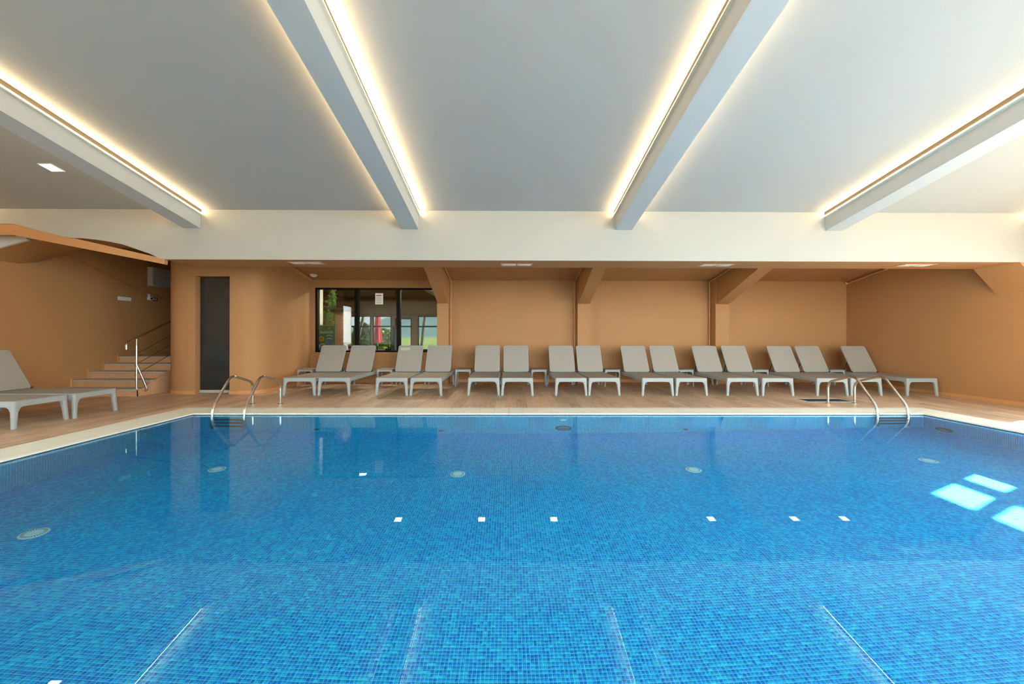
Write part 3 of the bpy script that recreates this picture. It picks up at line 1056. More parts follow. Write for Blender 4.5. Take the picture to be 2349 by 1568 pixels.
def make_lounger():
    L = 1.98
    root = empty('sun_lounger')
    f = MB()
    f.box(-0.30, 0.0, 0.302, 0.30, 0.036, 0.383)
    f.box(-0.30, L - 0.036, 0.302, 0.30, L, 0.383)
    f.box(-0.345, 0.04, 0.302, -0.309, L - 0.04, 0.383)
    f.box(0.309, 0.04, 0.302, 0.345, L - 0.04, 0.383)
    f.box(-0.31, 0.9, 0.32, 0.31, 0.94, 0.35)
    f.build('frame', FRAMEP, root, bevel=0.007)
    for sx in (-1, 1):
        for fr in (True, False):
            leg_mesh(sx, fr, L).build('leg', FRAMEP, root, smooth=True)
    HY, HZ, A = 1.42, 0.395, math.radians(60)
    # seat sling, slightly dished
    s = MB()
    nx, ny = 6, 12
    grid = []
    for j in range(ny + 1):
        for i in range(nx + 1):
            x = -0.322 + 0.644 * i / nx
            y = 0.012 + (HY + 0.03 - 0.012) * j / ny
            sag = 0.012 * (1 - (x / 0.322) ** 2) * math.sin(math.pi * j / ny)
            grid.append((x, y, 0.387 - sag))
    n0 = len(grid)
    vs = grid + [(p[0], p[1], p[2] - 0.01) for p in grid]
    fs = []
    W1 = nx + 1
    for j in range(ny):
        for i in range(nx):
            a = j * W1 + i
            fs.append((a, a + 1, a + W1 + 1, a + W1))
            fs.append((n0 + a, n0 + a + W1, n0 + a + W1 + 1, n0 + a + 1))
    rim = [i for i in range(W1)] + [j * W1 + nx for j in range(1, ny + 1)] + [ny * W1 + i for i in range(nx - 1, -1, -1)] + [j * W1 for j in range(ny - 1, 0, -1)]
    for a, b in zip(rim, rim[1:] + rim[:1]):
        fs.append((a, n0 + a, n0 + b, b))
    s.add(vs, fs)
    s.build('seat_sling', SLING, root, smooth=True)

    def bk(v):     # (x, u, w) of the back plane -> local
        x, u, w = v
        return (x, HY + u * math.cos(A) - w * math.sin(A), HZ + u * math.sin(A) + w * math.cos(A))
    BLn, BW_ = 0.75, 0.322
    outer = rrect(-BW_, 0, BW_, BLn, 0.05, 6)
    inner = rrect(-BW_ + 0.03, 0.03, BW_ - 0.03, BLn - 0.03, 0.03, 6)
    fr = MB()
    n = len(outer)
    vs = [bk((p[0], p[1], -0.018)) for p in outer] + [bk((p[0], p[1], 0.012)) for p in outer] + [bk((p[0], p[1], 0.012)) for p in inner] + [bk((p[0], p[1], -0.018)) for p in inner]
    fs = []
    for i in range(n):
        j = (i + 1) % n
        for (a, b) in ((0, 1), (1, 2), (2, 3), (3, 0)):
            fs.append((a * n + i, a * n + j, b * n + j, b * n + i))
    fr.add(vs, fs)
    back = fr.build('backrest', FRAMEP, root, bevel=0.004)
    so = rrect(-BW_ + 0.018, 0.012, BW_ - 0.018, BLn - 0.02, 0.04, 6)
    sl_ = MB().prism([(p[0], p[1]) for p in so], 'z', 0.006, 0.0145, fn=bk)
    sl_.build('back_sling', SLING, back)
    MB().prism([(-0.27, BLn - 0.075), (0.27, BLn - 0.075), (0.27, BLn - 0.071), (-0.27, BLn - 0.071)], 'z', 0.0145, 0.0158, fn=bk).build('seam', FRAMEP, back)
    for sx in (-1, 1):
        MB().lathe([(0.016, 0), (0.016, 0.022)], (sx * 0.322 - (0.0 if sx > 0 else 0.022), HY, HZ + 0.008), 12, axis='x').build('hinge', DARKP, root)
    p1, p2 = bk((0, 0.42, -0.025)), (0, 1.86, 0.335)
    st = MB()
    for sx in (-1, 1):
        st.tube([(sx * 0.2, p1[1], p1[2]), (sx * 0.2, p2[1], p2[2])], 0.011, 8)
    st.tube([(-0.2, p2[1], p2[2]), (0.2, p2[1], p2[2])], 0.011, 8)
    st.build('back_support', DARKP, root, smooth=True)
    return root


ORD = ['first', 'second', 'third', 'fourth', 'fifth', 'sixth', 'seventh', 'eighth', 'ninth', 'tenth', 'eleventh', 'twelfth', 'thirteenth', 'fourteenth', 'fifteenth']
NEAR = {0: 'beside the curved pillar', 1: 'before the bar window', 2: 'pale patch on backrest', 3: 'before the bar window post', 4: 'before the plain wall',
        5: 'before the plain wall', 6: 'left of the centre pilaster', 7: 'before the centre pilaster', 8: 'before the plain wall', 9: 'before the plain wall',
        10: 'before the right pilaster', 11: 'just right of the right pilaster', 12: 'behind the right pool ladder', 13: 'behind the right pool ladder', 14: 'set alone against the right wall'}
proto = make_lounger()
LX = [-4.554, -3.81, -2.549, -1.801, -0.544, 0.195, 1.37, 2.103, 3.274, 4.019, 5.155, 5.922, 7.13, 7.9, 9.126]
loungers = []
for i, x in enumerate(LX):
    o = proto if i == 0 else copy_tree(proto)
    o.location = (x, 8.69 + (0.02 if i % 3 == 1 else 0.0), 0.0005)
    o.rotation_euler.z = math.radians([0.3, -0.4, 0.2, -0.2, 0.1, 0.0, -0.2, 0.3, 0.1, -0.3, -0.2, -0.2, -0.3, 0, 0.2][i])
    tag(o, 'grey lounger, %s from left in back row, %s' % (ORD[i], NEAR[i]), 'sun lounger', 'loungers in the row along the back wall')
    loungers.append(o)
for (x, y, rz, lab) in ((-6.8, 6.635, 91.0, 'grey sun lounger on the left deck, farther of the pair'),
                        (-6.83, 5.895, 91.0, 'grey sun lounger cut by the left picture edge, nearer of the pair')):
    o = copy_tree(proto)
    o.location = (x, y, 0.0005)
    o.rotation_euler.z = math.radians(rz)
    tag(o, lab, 'sun lounger', 'pair of loungers on the left deck')
# pale patch on the third lounger
tg = MB()
A = math.radians(60)
def bkp(v):
    x, u, w = v
    return (x, 1.42 + u * math.cos(A) - w * math.sin(A), 0.395 + u * math.sin(A) + w * math.cos(A))
tg.prism([(-0.26, 0.60), (-0.015, 0.60), (-0.015, 0.685), (-0.26, 0.685)], 'z', 0.0147, 0.0165, fn=bkp)
t_ = tg.build('tag', mat('pale_patch', (186, 186, 150), 0.7), loungers[2])
t_['label'] = 'pale yellowish patch'


# ------------------------------------------------------------------ side tables
def make_table():
    root = empty('side_table')
    W = 0.208
    t = MB().prism(rrect(-W, -W, W, W, 0.03, 4), 'z', 0.425, 0.445)
    t.build('table_top', mat('table_top_resin', (128, 124, 116), 0.5), root, bevel=0.004)
    f = MB()
    a = W - 0.012
    f.box(-a, -a, 0.385, a, -a + 0.02, 0.425).box(-a, a - 0.02, 0.385, a, a, 0.425)
    f.box(-a, -a + 0.02, 0.385, -a + 0.02, a - 0.02, 0.425).box(a - 0.02, -a + 0.02, 0.385, a, a - 0.02, 0.425)
    f.build('apron', FRAMEP, root, bevel=0.003)
    for sx in (-1, 1):
        for sy in (-1, 1):
            q = MB()
            rings = []
            for z, w in ((0, 0.028), (0.2, 0.034), (0.36, 0.042), (0.425, 0.046)):
                e = W - 0.008 + (0.006 if z == 0 else 0)
                rings.append([(sx * u, sy * v, z) for (u, v) in rrect(e - w, e - w, e, e, w * 0.3, 3)])
            q.loft(rings)
            R = 0.04
            e = W - 0.05
            px = [(e + 0.01, 0.388), (e - R, 0.388)] + [(e - R + R * math.sin(math.radians(d)), 0.386 - R + R * math.cos(math.radians(d))) for d in range(0, 91, 18)] + [(e + 0.01, 0.386 - R)]
            q.prism([(sx * p[0], p[1]) for p in px], 'y', sy * (W - 0.03), sy * (W - 0.012))
            q.prism([(sy * p[0], p[1]) for p in px], 'x', sx * (W - 0.03), sx * (W - 0.012))
            q.build('leg', FRAMEP, root, smooth=True)
    return root


tproto = make_table()
TX = [-5.215, -3.178, -1.17, 0.787, 2.685, 4.587, 6.53, 8.52]
TL = ['low grey side table between the curved pillar and the first lounger', 'low grey side table between the second and third loungers', 'low grey side table between the fourth and fifth loungers',
      'low grey side table between the sixth and seventh loungers', 'low grey side table between the eighth and ninth loungers', 'low grey side table between the tenth and eleventh loungers',
      'low grey side table between the twelfth and thirteenth loungers', 'low grey side table between the last two loungers by the right wall']
for i, x in enumerate(TX):
    o = tproto if i == 0 else copy_tree(tproto)
    o.location = (x, 10.43, 0.0005)
    tag(o, TL[i], 'side table', 'side tables between the loungers')


# ------------------------------------------------------------------ pool ladders
def bend(pts, r=0.1, n=6):
    """round the inner corners of a polyline"""
    pts = [Vector(p) for p in pts]
    out = [pts[0]]
    for i in range(1, len(pts) - 1):
        a, b, c_ = pts[i - 1], pts[i], pts[i + 1]
        d1, d2 = (a - b), (c_ - b)
        rr = min(r, d1.length * 0.45, d2.length * 0.45)
        p, q = b + d1.normalized() * rr, b + d2.normalized() * rr
        for k_ in range(n + 1):
            t = k_ / n
            out.append((1 - t) ** 2 * p + 2 * (1 - t) * t * b + t * t * q)
    out.append(pts[-1])
    return out


def make_ladder():
    """origin: on the deck between the two deck posts, +Y away from the pool"""
    root = empty('pool_ladder')
    for sx in (-0.262, 0.262):
        path = bend([(sx, 0, 0), (sx, 0, 0.42), (sx, -0.60, 0.60), (sx, -1.045, 0.09), (sx, -1.045, -1.0)], 0.13)
        MB().tube(path, 0.0215, 14).build('rail', STEEL, root, smooth=True)
        MB().lathe([(0.05, 0.0), (0.05, 0.008), (0.038, 0.016), (0.0225, 0.018)], (sx, 0, 0), 20).build('flange', STEEL, root, smooth=True)
    for z in (-0.32, -0.57, -0.82):
        MB().box(-0.25, -1.07, z - 0.015, 0.25, -0.995, z + 0.015).build('tread', mat('ladder_tread', (120, 118, 116), 0.35, metal=0.7), root, bevel=0.006)
    return root


lad = make_ladder()
lad.location = (-4.61, 7.63, 0.0005)
tag(lad, 'steel pool ladder at the left end of the far pool edge', 'pool ladder', 'pool ladders')
lad2 = copy_tree(lad)
lad2.location = (6.505, 7.72, 0.0005)
tag(lad2, 'steel pool ladder at the right end of the far pool edge', 'pool ladder', 'pool ladders')

# floor drain with grating
dr = empty('floor_drain', (6.455, 8.09, 0))
tag(dr, 'dark floor grating with white frame behind the right pool ladder', 'floor drain')
f = MB()
f.box(-0.46, -0.2, -0.011, 0.46, -0.185, 0.003).box(-0.46, 0.185, -0.011, 0.46, 0.2, 0.003).box(-0.46, -0.185, -0.011, -0.445, 0.185, 0.003).box(0.445, -0.185, -0.011, 0.46, 0.185, 0.003)
f.build('frame', WHITEPL, dr)
MB().box(-0.445, -0.185, -0.0115, 0.445, 0.185, -0.009).build('pit', BLACKF, dr)
GRD = mat('grating', (58, 74, 88), 0.5)
for i in range(22):
    x = -0.43 + i * 0.041
    MB().box(x - 0.011, -0.184, -0.009, x + 0.011, 0.184, 0.001).build('slat', GRD, dr)

# ------------------------------------------------------------------ pool fittings
def inlet(loc, label, r=0.095):
    root = empty('floor_inlet', loc)
    tag(root, label, 'pool inlet', 'white inlets on the pool floor')
    MB().lathe([(r, 0.0), (r, 0.004), (r * 0.9, 0.010), (r * 0.5, 0.012), (0.001, 0.012)], (0, 0, 0), 32).build('cover', PVC, root, smooth=True)
    q = MB()
    for k_ in range(28):
        a = 2 * math.pi * k_ / 28
        c0, s0 = math.cos(a), math.sin(a)
        w = 0.0028
        pts = [(c0 * r * 0.62 - s0 * w, s0 * r * 0.62 + c0 * w), (c0 * r * 0.85 - s0 * w, s0 * r * 0.85 + c0 * w), (c0 * r * 0.85 + s0 * w, s0 * r * 0.85 - c0 * w), (c0 * r * 0.62 + s0 * w, s0 * r * 0.62 - c0 * w)]
        q.prism(pts, 'z', 0.009, 0.0126)
    q.build('slots', SLOTM, root)


ZT = PZ + H_T
for (x, y, lab) in ((-3.647, 5.018, 'round pale inlet on the pool floor below the left ladder'), (-0.641, 5.05, 'round pale inlet on the pool floor left of centre'),
                    (2.378, 5.089, 'round pale inlet on the pool floor right of centre'), (5.475, 5.138, 'round pale inlet on the pool floor near the right ladder'),
                    (-4.131, 3.504, 'large-looking round pale inlet at the near left pool floor')):
    inlet((x, y, ZT), lab)


def wall_disc(loc, axis, r, label, cat, name, lamp):
    root = empty(name, loc)
    tag(root, label, cat)
    d = -1
    if lamp:
        MB().lathe([(r, 0.0), (r, d * 0.02), (r * 0.86, d * 0.035), (r * 0.78, d * 0.03)], (0, 0, 0), 32, axis=axis).build('bezel', mat('lamp_bezel', (70, 96, 110), 0.3, metal=0.5), root, smooth=True)
        MB().lathe([(r * 0.78, d * 0.028), (r * 0.5, d * 0.036), (0.001, d * 0.04)], (0, 0, 0), 32, axis=axis).build('lens', mat('lamp_lens', (120, 150, 160), 0.2), root, smooth=True)
    else:
        m_ = PVC if r > 0.05 else SLOTM
        MB().lathe([(r, 0.0), (r, d * 0.01), (r * 0.6, d * 0.018), (0.001, d * 0.018)], (0, 0, 0), 24, axis=axis).build('cover', m_, root, smooth=True)


wall_disc((0.931, PY1 - H_T, -0.91), 'y', 0.14, 'round underwater lamp in the far pool wall near the middle', 'pool lamp', 'pool_lamp', True)
wall_disc((7.07 - H_T, 6.39, -1.02), 'x', 0.13, 'round underwater lamp low in the right pool wall', 'pool lamp', 'pool_lamp', True)
wall_disc((0.931, PY1 - H_T, -0.40), 'y', 0.055, 'pale round fitting above the underwater lamp in the far pool wall', 'pool inlet', 'wall_inlet', False)
for x, lab in ((-3.218, 'small dark nozzle low in the far pool wall, leftmost'), (-1.131, 'small dark nozzle low in the far pool wall, left of centre'), (3.004, 'small dark nozzle low in the far pool wall, right of centre')):
    wall_disc((x, PY1 - H_T, -1.07), 'y', 0.045, lab, 'pool nozzle', 'wall_nozzle', False)

# ------------------------------------------------------------------ bar window and the bar behind it
win = struct(empty('window_1', (-3.7125, 11.3, 0.84)), 'wide black framed window between the alcove and the bar', 'window')
wx0, wx1, wz1 = BW[0] + 3.7125, BW[1] + 3.7125, BW[3] - 0.84
f = MB()
f.box(wx0, -0.05, 0, wx0 + 0.055, 0.05, wz1).box(wx1 - 0.03, -0.05, 0, wx1, 0.05, wz1).box(wx0, -0.05, 0, wx1, 0.05, 0.045).box(wx0, -0.05, wz1 - 0.045, wx1, 0.05, wz1)
f.build('frame', BLACKF, win)
mul = (-4.29 + 3.7125, -3.11 + 3.7125)
for x in mul:
    MB().box(x - 0.05, -0.055, 0.045, x + 0.05, 0.09, wz1 - 0.045).build('mullion', BLACKF, win)
xs = [wx0 + 0.055, mul[0] - 0.05, mul[0] + 0.05, mul[1] - 0.05, mul[1] + 0.05, wx1 - 0.03]
for i in range(3):
    MB().box(xs[2 * i], -0.004, 0.045, xs[2 * i + 1], 0.004, wz1 - 0.045).build('pane', BARG, win)

paper = empty('notice_sheet', (-3.66, 11.291, 2.19))
tag(paper, 'white printed notice stuck on the middle bar window pane', 'notice')
MB().box(-0.11, -0.002, 0, 0.11, 0, 0.315).build('sheet', mat('paper', (236, 236, 230), 0.7), paper)
RED = mat('print_red', (190, 70, 50), 0.7)
GRYP = mat('print_grey', (150, 165, 168), 0.7)
MB().box(-0.08, -0.003, 0.235, 0.07, -0.0021, 0.262).build('heading', RED, paper)
for z in (0.19, 0.165, 0.14, 0.075, 0.05, 0.03):
    MB().box(-0.085, -0.003, z, 0.06 + 0.02 * ((z * 1000) % 2), -0.0021, z + 0.009).build('text_line', GRYP, paper)
MB().box(-0.085, -0.003, 0.108, 0.085, -0.0021, 0.116).build('text_line', RED, paper)

BTAN = mat('bar_wall', (176, 152, 118), 0.8)
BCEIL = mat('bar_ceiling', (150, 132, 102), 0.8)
BFLOOR = mat('bar_floor', (110, 84, 62), 0.5)
YBF = 17.5
bx0, bx1 = -8.4, -1.6
BH = [(-6.98, -6.04, 0.66, 2.17), (-5.96, -5.14, 0.66, 2.17), (-4.98, -4.26, 0.05, 2.07), (-3.98, -2.75, 0.66, 2.17)]
q = MB()
holed(q, 'y', YBF, YBF + 0.15, bx0, bx1, 0, 3.0, BH)
wall_bar = struct(q.build('wall_bar', BTAN), 'tan far wall of the bar with windows to the garden', 'wall')
MB().box(bx0, YBF - 0.05, 2.2, bx1, YBF, 2.26).build('rail', BCEIL, wall_bar)
q = MB().box(bx0 - 0.15, YB + 0.2, 0, bx0, YBF + 0.15, 3.0).box(bx1, YB + 0.2, 0, bx1 + 0.15, YBF + 0.15, 3.0)
struct(q.build('wall_bar_sides', BTAN), 'tan side walls of the bar room', 'wall')
struct(MB().box(bx0 - 0.2, YB + 0.18, -0.1, bx1 + 0.2, YBF + 0.3, 0).build('bar_floor', BFLOOR), 'dark floor of the bar room', 'floor')
struct(MB().box(bx0 - 0.2, YB + 0.18, 2.97, bx1 + 0.2, YBF + 0.3, 3.1).build('bar_ceiling', BCEIL), 'shaded tan ceiling of the bar room', 'ceiling')
slp = MB().prism([(-3.1, 2.969), (-1.62, 2.969), (-1.62, 2.52)], 'y', 13.6, 16.6)
struct(slp.build('trim_5', WHITE), 'pale sloping bulkhead in the upper right corner of the bar', 'bulkhead')
gw = win_n
for i, (a, b, c_, d) in enumerate(BH):
    w = struct(empty('window_%d' % (gw + i), ((a + b) / 2, YBF + 0.05, c_)), ['leftmost garden window of the bar with the dark tree behind', 'garden window of the bar with the red parasol behind', 'glazed garden door of the bar', 'rightmost garden window of the bar facing the meadow'][i], 'window')
    hw, hh = (b - a) / 2, d - c_
    f = MB()
    f.box(-hw, -0.03, 0, -hw + 0.04, 0.03, hh).box(hw - 0.04, -0.03, 0, hw, 0.03, hh).box(-hw, -0.03, hh - 0.04, hw, 0.03, hh).box(-hw, -0.03, 0, hw, 0.03, 0.05)
    f.build('frame', BLACKF, w)
    tz = 1.71 - c_
    MB().box(-hw, -0.03, tz - 0.03, hw, 0.03, tz + 0.03).build('transom', BLACKF, w)
    MB().box(-hw + 0.04, -0.003, 0.05, hw - 0.04, 0.003, tz - 0.03).build('pane', DIMG, w)
    MB().box(-hw + 0.04, -0.003, tz + 0.03, hw - 0.04, 0.003, hh - 0.04).build('pane', DIMG, w)
struct(MB().box(-5.95, 12.2, 0, -5.76, 12.4, 2.97).build('bar_column', mat('pale_plaster', (196, 198, 184), 0.7)), 'pale square column behind the left edge of the bar window', 'column')

for x, y, w_ in ((-2.6, 12.1, 'right'), (-4.6, 12.4, 'left')):
    panel(x, y, 2.97, 0.0, LAMPB, 'lit square lamp in the bar ceiling, %s of the two' % w_, 'square lamps in the bar ceiling', 0.3)

# brick chimney block with bricks
BRICK = mat('brick', (150, 104, 76), 0.8, noise=0.2, nscale=9)
MORT = mat('mortar', (150, 138, 122), 0.9)
ch = struct(MB().box(-6.25, 13.02, 0, -5.35, 13.6, 2.15).build('brick_block', MORT), 'brick chimney block behind the hanging plant in the bar', 'brickwork')
bmesh_brick = None
for r_ in range(28):
    for c_ in range(4):
        x = -6.25 + c_ * 0.235 + (0.118 if r_ % 2 else 0) - 0.1
        a, b = max(x, -6.25), min(x + 0.222, -5.35)
        if b - a < 0.03:
            continue
        if b - a > 0.2215:
            if bmesh_brick is None:
                bmesh_brick = MB().box(0, 0, 0, 0.222, 0.012, 0.064).build('brick', BRICK, ch)
                o = bmesh_brick
            else:
                o = bmesh_brick.copy()
                COL.objects.link(o)
                o.parent = ch
        else:
            o = MB().box(0, 0, 0, b - a, 0.012, 0.064).build('brick', BRICK, ch)
        o.location = (a, 13.009, 0.005 + r_ * 0.0765)
sh = struct(MB().box(-6.3, 12.9, 2.15, -5.3, 13.6, 2.2).build('mantel_shelf', mat('dark_wood', (62, 44, 34), 0.6)), 'dark mantel shelf on top of the brick chimney block', 'shelf')
pot = empty('plant_pot', (-5.99, 13.1, 2.2))
tag(pot, 'terracotta pot with a long trailing fern on the bar mantel shelf', 'potted plant')
MB().lathe([(0.07, 0), (0.1, 0.17), (0.112, 0.172), (0.112, 0.2), (0.09, 0.2), (0.09, 0.185), (0.001, 0.185)], (0, 0, 0), 20).build('pot', mat('terracotta', (140, 74, 50), 0.8), pot, smooth=True)
LEAF = mat('fern_leaf', (86, 120, 48), 0.6, noise=0.35, nscale=12)


def fronds(name, parent, starts, n, drop, spread, seed, leafs=7):
    rnd = random.Random(seed)
    q = MB()
    for _ in range(n):
        s0 = Vector(rnd.choice(starts))
        ang = rnd.uniform(0, 2 * math.pi)
        ln = rnd.uniform(0.5, 1.0)
        pts = []
        for t in range(7):
            u = t / 6
            pts.append(s0 + Vector((math.cos(ang) * spread * math.sqrt(u), math.sin(ang) * spread * 0.6 * math.sqrt(u) - 0.05 * u, 0.10 * math.sin(min(1, u * 3) * math.pi) - drop * ln * u ** 1.3)))
        q.tube(pts, 0.003, 3)
        for t in range(1, 7):
            for sgn in (-1, 1):
                p = pts[t]
                d = Vector((rnd.uniform(-1, 1), rnd.uniform(-1, 0.3), rnd.uniform(-0.9, 0.3))).normalized() * rnd.uniform(0.05, 0.09)
                w = Vector((-d.z, 0.3 * d.x, d.x)).normalized() * 0.014
                q.add([p, p + d * 0.5 + w, p + d, p + d * 0.5 - w], [(0, 1, 2, 3)])
    return q.build(name, LEAF, parent, recalc=False)


fronds('foliage', pot, [(0.02, -0.02, 0.19), (0.1, -0.05, 0.19), (0.2, -0.08, 0.16)], 110, 1.0, 0.2, 3)
vine = empty('hanging_vine', (-5.55, 12.62, 2.9))
tag(vine, 'leafy vine hanging from the bar ceiling above the fern', 'hanging plant')
MB().tube([(0, 0, 0.065), (0.01, 0, -0.2), (-0.02, 0, -0.45)], 0.008, 6).build('stem', mat('vine_stem', (70, 80, 40), 0.7), vine)
fronds('foliage', vine, [(0, 0, 0), (0.02, 0, -0.12), (0, 0, -0.25)], 40, 0.4, 0.1, 5)

# white slatted screen and wall shelf
scr = empty('slatted_screen', (-6.35, 15.0, 0))
tag(scr, 'white slatted screen beside the brick block in the bar', 'screen')
for i in range(12):
    MB().box(-0.12, 0, 0.1 + i * 0.165, 0.42, 0.03, 0.1 + i * 0.165 + 0.15).build('slat', mat('screen_white', (206, 204, 200), 0.6), scr)
for x in (-0.12, 0.38):
    MB().box(x, 0.03, 0, x + 0.04, 0.07, 2.1).build('post', mat('screen_white'), scr)
shf = empty('wall_shelf', (-5.9, 14.3, 2.14))
tag(shf, 'dark wooden shelf high in the bar right of the fern', 'shelf')
MB().box(-0.25, 0, 0, 0.3, 0.25, 0.04).build('board', mat('dark_wood'), shf)
MB().box(-0.2, 0.2, -0.12, -0.17, 0.25, 0).build('bracket', mat('dark_wood'), shf)
MB().box(0.2, 0.2, -0.12, 0.23, 0.25, 0).build('bracket', mat('dark_wood'), shf)

# poster stand
ps = empty('poster_stand', (-5.315, 11.62, 0))
tag(ps, 'green drinks poster in a silver frame behind the bar window', 'poster stand')
f = MB()
ALU = mat('aluminium', (170, 176, 170), 0.35, metal=0.8)
f.box(-0.285, 0, 0.78, -0.262, 0.025, 1.61).box(0.262, 0, 0.78, 0.285, 0.025, 1.61).box(-0.262, 0, 1.587, 0.262, 0.025, 1.61).box(-0.262, 0, 0.78, 0.262, 0.025, 0.803)
f.build('frame', ALU, ps)
for x in (-0.25, 0.22):
    MB().box(x, 0.03, 0, x + 0.03, 0.05, 1.55).build('leg', ALU, ps)
po = MB().box(-0.262, 0.01, 0.803, 0.262, 0.02, 1.587).build('poster', mat('poster_green', (58, 128, 58), 0.5, noise=0.25, nscale=3), ps)
YEL = mat('print_yellow', (206, 170, 84), 0.6)
BLU = mat('print_blue', (64, 110, 190), 0.6)
WHP = mat('print_white', (226, 236, 226), 0.6)
lt = MB()      # blurred white heading: too small in the picture to read, so only letter-like strokes
rl = random.Random(4)
for i in range(9):
    x = -0.17 + i * 0.042
    lt.box(x, 0.0075, 1.365, x + 0.010, 0.0095, 1.425 + 0.006 * rl.random())
    lt.box(x + 0.022, 0.0075, 1.365 + 0.02 * rl.random(), x + 0.031, 0.0095, 1.425)
    z_ = 1.365 + rl.choice((0.0, 0.025, 0.05))
    lt.box(x + 0.010, 0.0076, z_, x + 0.022, 0.0095, z_ + 0.011)
lt.build('lettering', WHP, po)
MB().lathe([(0.085, 0), (0.085, -0.002)], (-0.13, 0.0095, 1.21), 24, axis='y').build('fruit_slice', YEL, po)
MB().lathe([(0.05, 0), (0.05, -0.003)], (-0.13, 0.0095, 1.21), 20, axis='y').build('fruit_core', mat('print_tan', (170, 140, 90), 0.6), po)
for i in range(5):
    MB().prism([(0.02, 1.15 + i * 0.045), (0.1, 1.175 + i * 0.045), (0.18, 1.15 + i * 0.045), (0.18, 1.17 + i * 0.045), (0.1, 1.195 + i * 0.045), (0.02, 1.17 + i * 0.045)], 'y', 0.0075, 0.0095).build('wave', BLU if i % 2 == 0 else WHP, po)
MB().prism([(0.04, 0.98), (0.17, 0.98), (0.19, 1.14), (0.02, 1.14)], 'y', 0.0075, 0.0095).build('glass_print', BLU, po)
MB().prism([(0.06, 0.9), (0.25, 0.9), (0.25, 1.06), (0.17, 1.02), (0.1, 1.0)], 'y', 0.007, 0.0078).build('fruit_print', mat('print_orange', (220, 160, 60), 0.6), po)
for i, (x, z) in enumerate(((-0.2, 1.52), (0.1, 1.52), (-0.22, 1.33), (-0.18, 1.02), (-0.19, 0.97))):
    MB().lathe([(0.024, 0), (0.024, -0.002)], (x, 0.0095, z), 14, axis='y').build('dot', YEL if i < 2 else WHP, po)
for z in (1.05, 0.98, 0.92):
    MB().box(-0.16, 0.0075, z, -0.02, 0.0095, z + 0.02).build('text_line', WHP, po)

# bar table and slat-backed chairs
DW = mat('dark_wood')
TW = mat('chair_wood', (120, 92, 66), 0.5)
bt = empty('bar_table', (-5.55, 15.6, 0))
tag(bt, 'dark bar table in front of the garden windows', 'table')
MB().box(-0.6, -0.4, 0.72, 0.6, 0.4, 0.76).build('table_top', mat('pale_top', (190, 196, 200), 0.4), bt)
for x in (-0.55, 0.5):
    for y in (-0.35, 0.3):
        MB().box(x, y, 0, x + 0.05, y + 0.05, 0.72).build('leg', DW, bt)


def chair(x, y, rz, label):
    root = empty('bar_chair', (x, y, 0), math.radians(rz))
    tag(root, label, 'chair', 'chairs in the bar')
    MB().box(-0.22, -0.22, 0.43, 0.22, 0.22, 0.47).build('seat', TW, root)
    for sx in (-0.22, 0.18):
        MB().box(sx, -0.22, 0, sx + 0.04, -0.18, 0.95).build('leg', DW, root)
        MB().box(sx, 0.18, 0, sx + 0.04, 0.22, 0.43).build('leg', DW, root)
    for i in range(4):
        MB().box(-0.165 + i * 0.09, -0.215, 0.5, -0.105 + i * 0.09, -0.195, 0.9).build('slat', TW, root)
    MB().box(-0.22, -0.22, 0.88, 0.22, -0.19, 0.95).build('top_rail', DW, root)


chair(-4.62, 13.6, 5, 'slat-backed wooden chair seen between the second and third loungers')
chair(-5.15, 13.5, -8, 'slat-backed dark chair behind the second lounger in the bar')
chair(-3.35, 14.2, 10, 'slat-backed wooden chair behind the fourth lounger in the bar')
jug = empty('small_vase', (-5.35, 15.5, 0.76))
tag(jug, 'small pale vase with leaves on the bar table', 'vase')
MB().lathe([(0.03, 0), (0.045, 0.04), (0.03, 0.09), (0.035, 0.1)], (0, 0, 0), 14).build('body', WHITEPL, jug, smooth=True)
fronds('leaves', jug, [(0, 0, 0.1)], 16, 0.02, 0.08, 9)
bp_ = struct(MB().box(-4.97, 17.1, 0, -4.82, 17.25, 1.72).build('door_post', mat('teal_post', (40, 74, 84), 0.4)), 'dark teal post beside the glazed garden door', 'post')

# ------------------------------------------------------------------ outdoors
def gz(x, y):
    if y < 24:
        return -0.3
    return -0.3 + 0.03 * (y - 24) ** 1.05 + 0.014 * (x + 7) * min(1, (y - 24) / 20) * 0.8


g = MB()
xs_ = [-60, -40, -28, -20, -14, -10, -6, -2, 4, 12, 24, 45, 70]
ys_ = [17.8, 24, 28, 34, 42, 52, 64]
gv = [(x, y, gz(x, y)) for y in ys_ for x in xs_]
nn_ = len(xs_)
g.add(gv, [(j * nn_ + i, j * nn_ + i + 1, (j + 1) * nn_ + i + 1, (j + 1) * nn_ + i) for j in range(len(ys_) - 1) for i in range(nn_ - 1)])
struct(g.build('meadow', mat('meadow_grass', (150, 160, 84), 0.9, noise=0.25, nscale=0.6)), 'sunlit grassy meadow sloping up beyond the bar windows', 'meadow')
t = MB()
for (ax, ay, bx, by) in ((-70, -70, 70, -3.2), (-70, -3.2, -9.95, 17.9), (9.95, -3.2, 70, 17.9)):
    t.add([(ax, ay, -0.32), (bx, ay, -0.32), (bx, by, -0.32), (ax, by, -0.32)], [(0, 1, 2, 3)])
struct(t.build('terrace', mat('terrace_paving', (136, 134, 128), 0.8, noise=0.1, nscale=1.0)), 'pale paved terrace outside the building', 'terrace')
hl = MB()
prof_h = [(-90, 6), (-60, 4.5), (-42, 3.4), (-34, 3.2), (-30, 5.0), (-26, 7.0), (-20, 9.0), (-8, 12), (10, 15), (60, 20), (100, 18)]
rows = []
for (dy, f_) in ((64, 0.0), (75, 0.35), (90, 0.75), (110, 1.0), (130, 0.9)):
    rows.append([(x, dy, 0.6 + h * f_) for x, h in prof_h])
hv = [p for r_ in rows for p in r_]
n = len(prof_h)
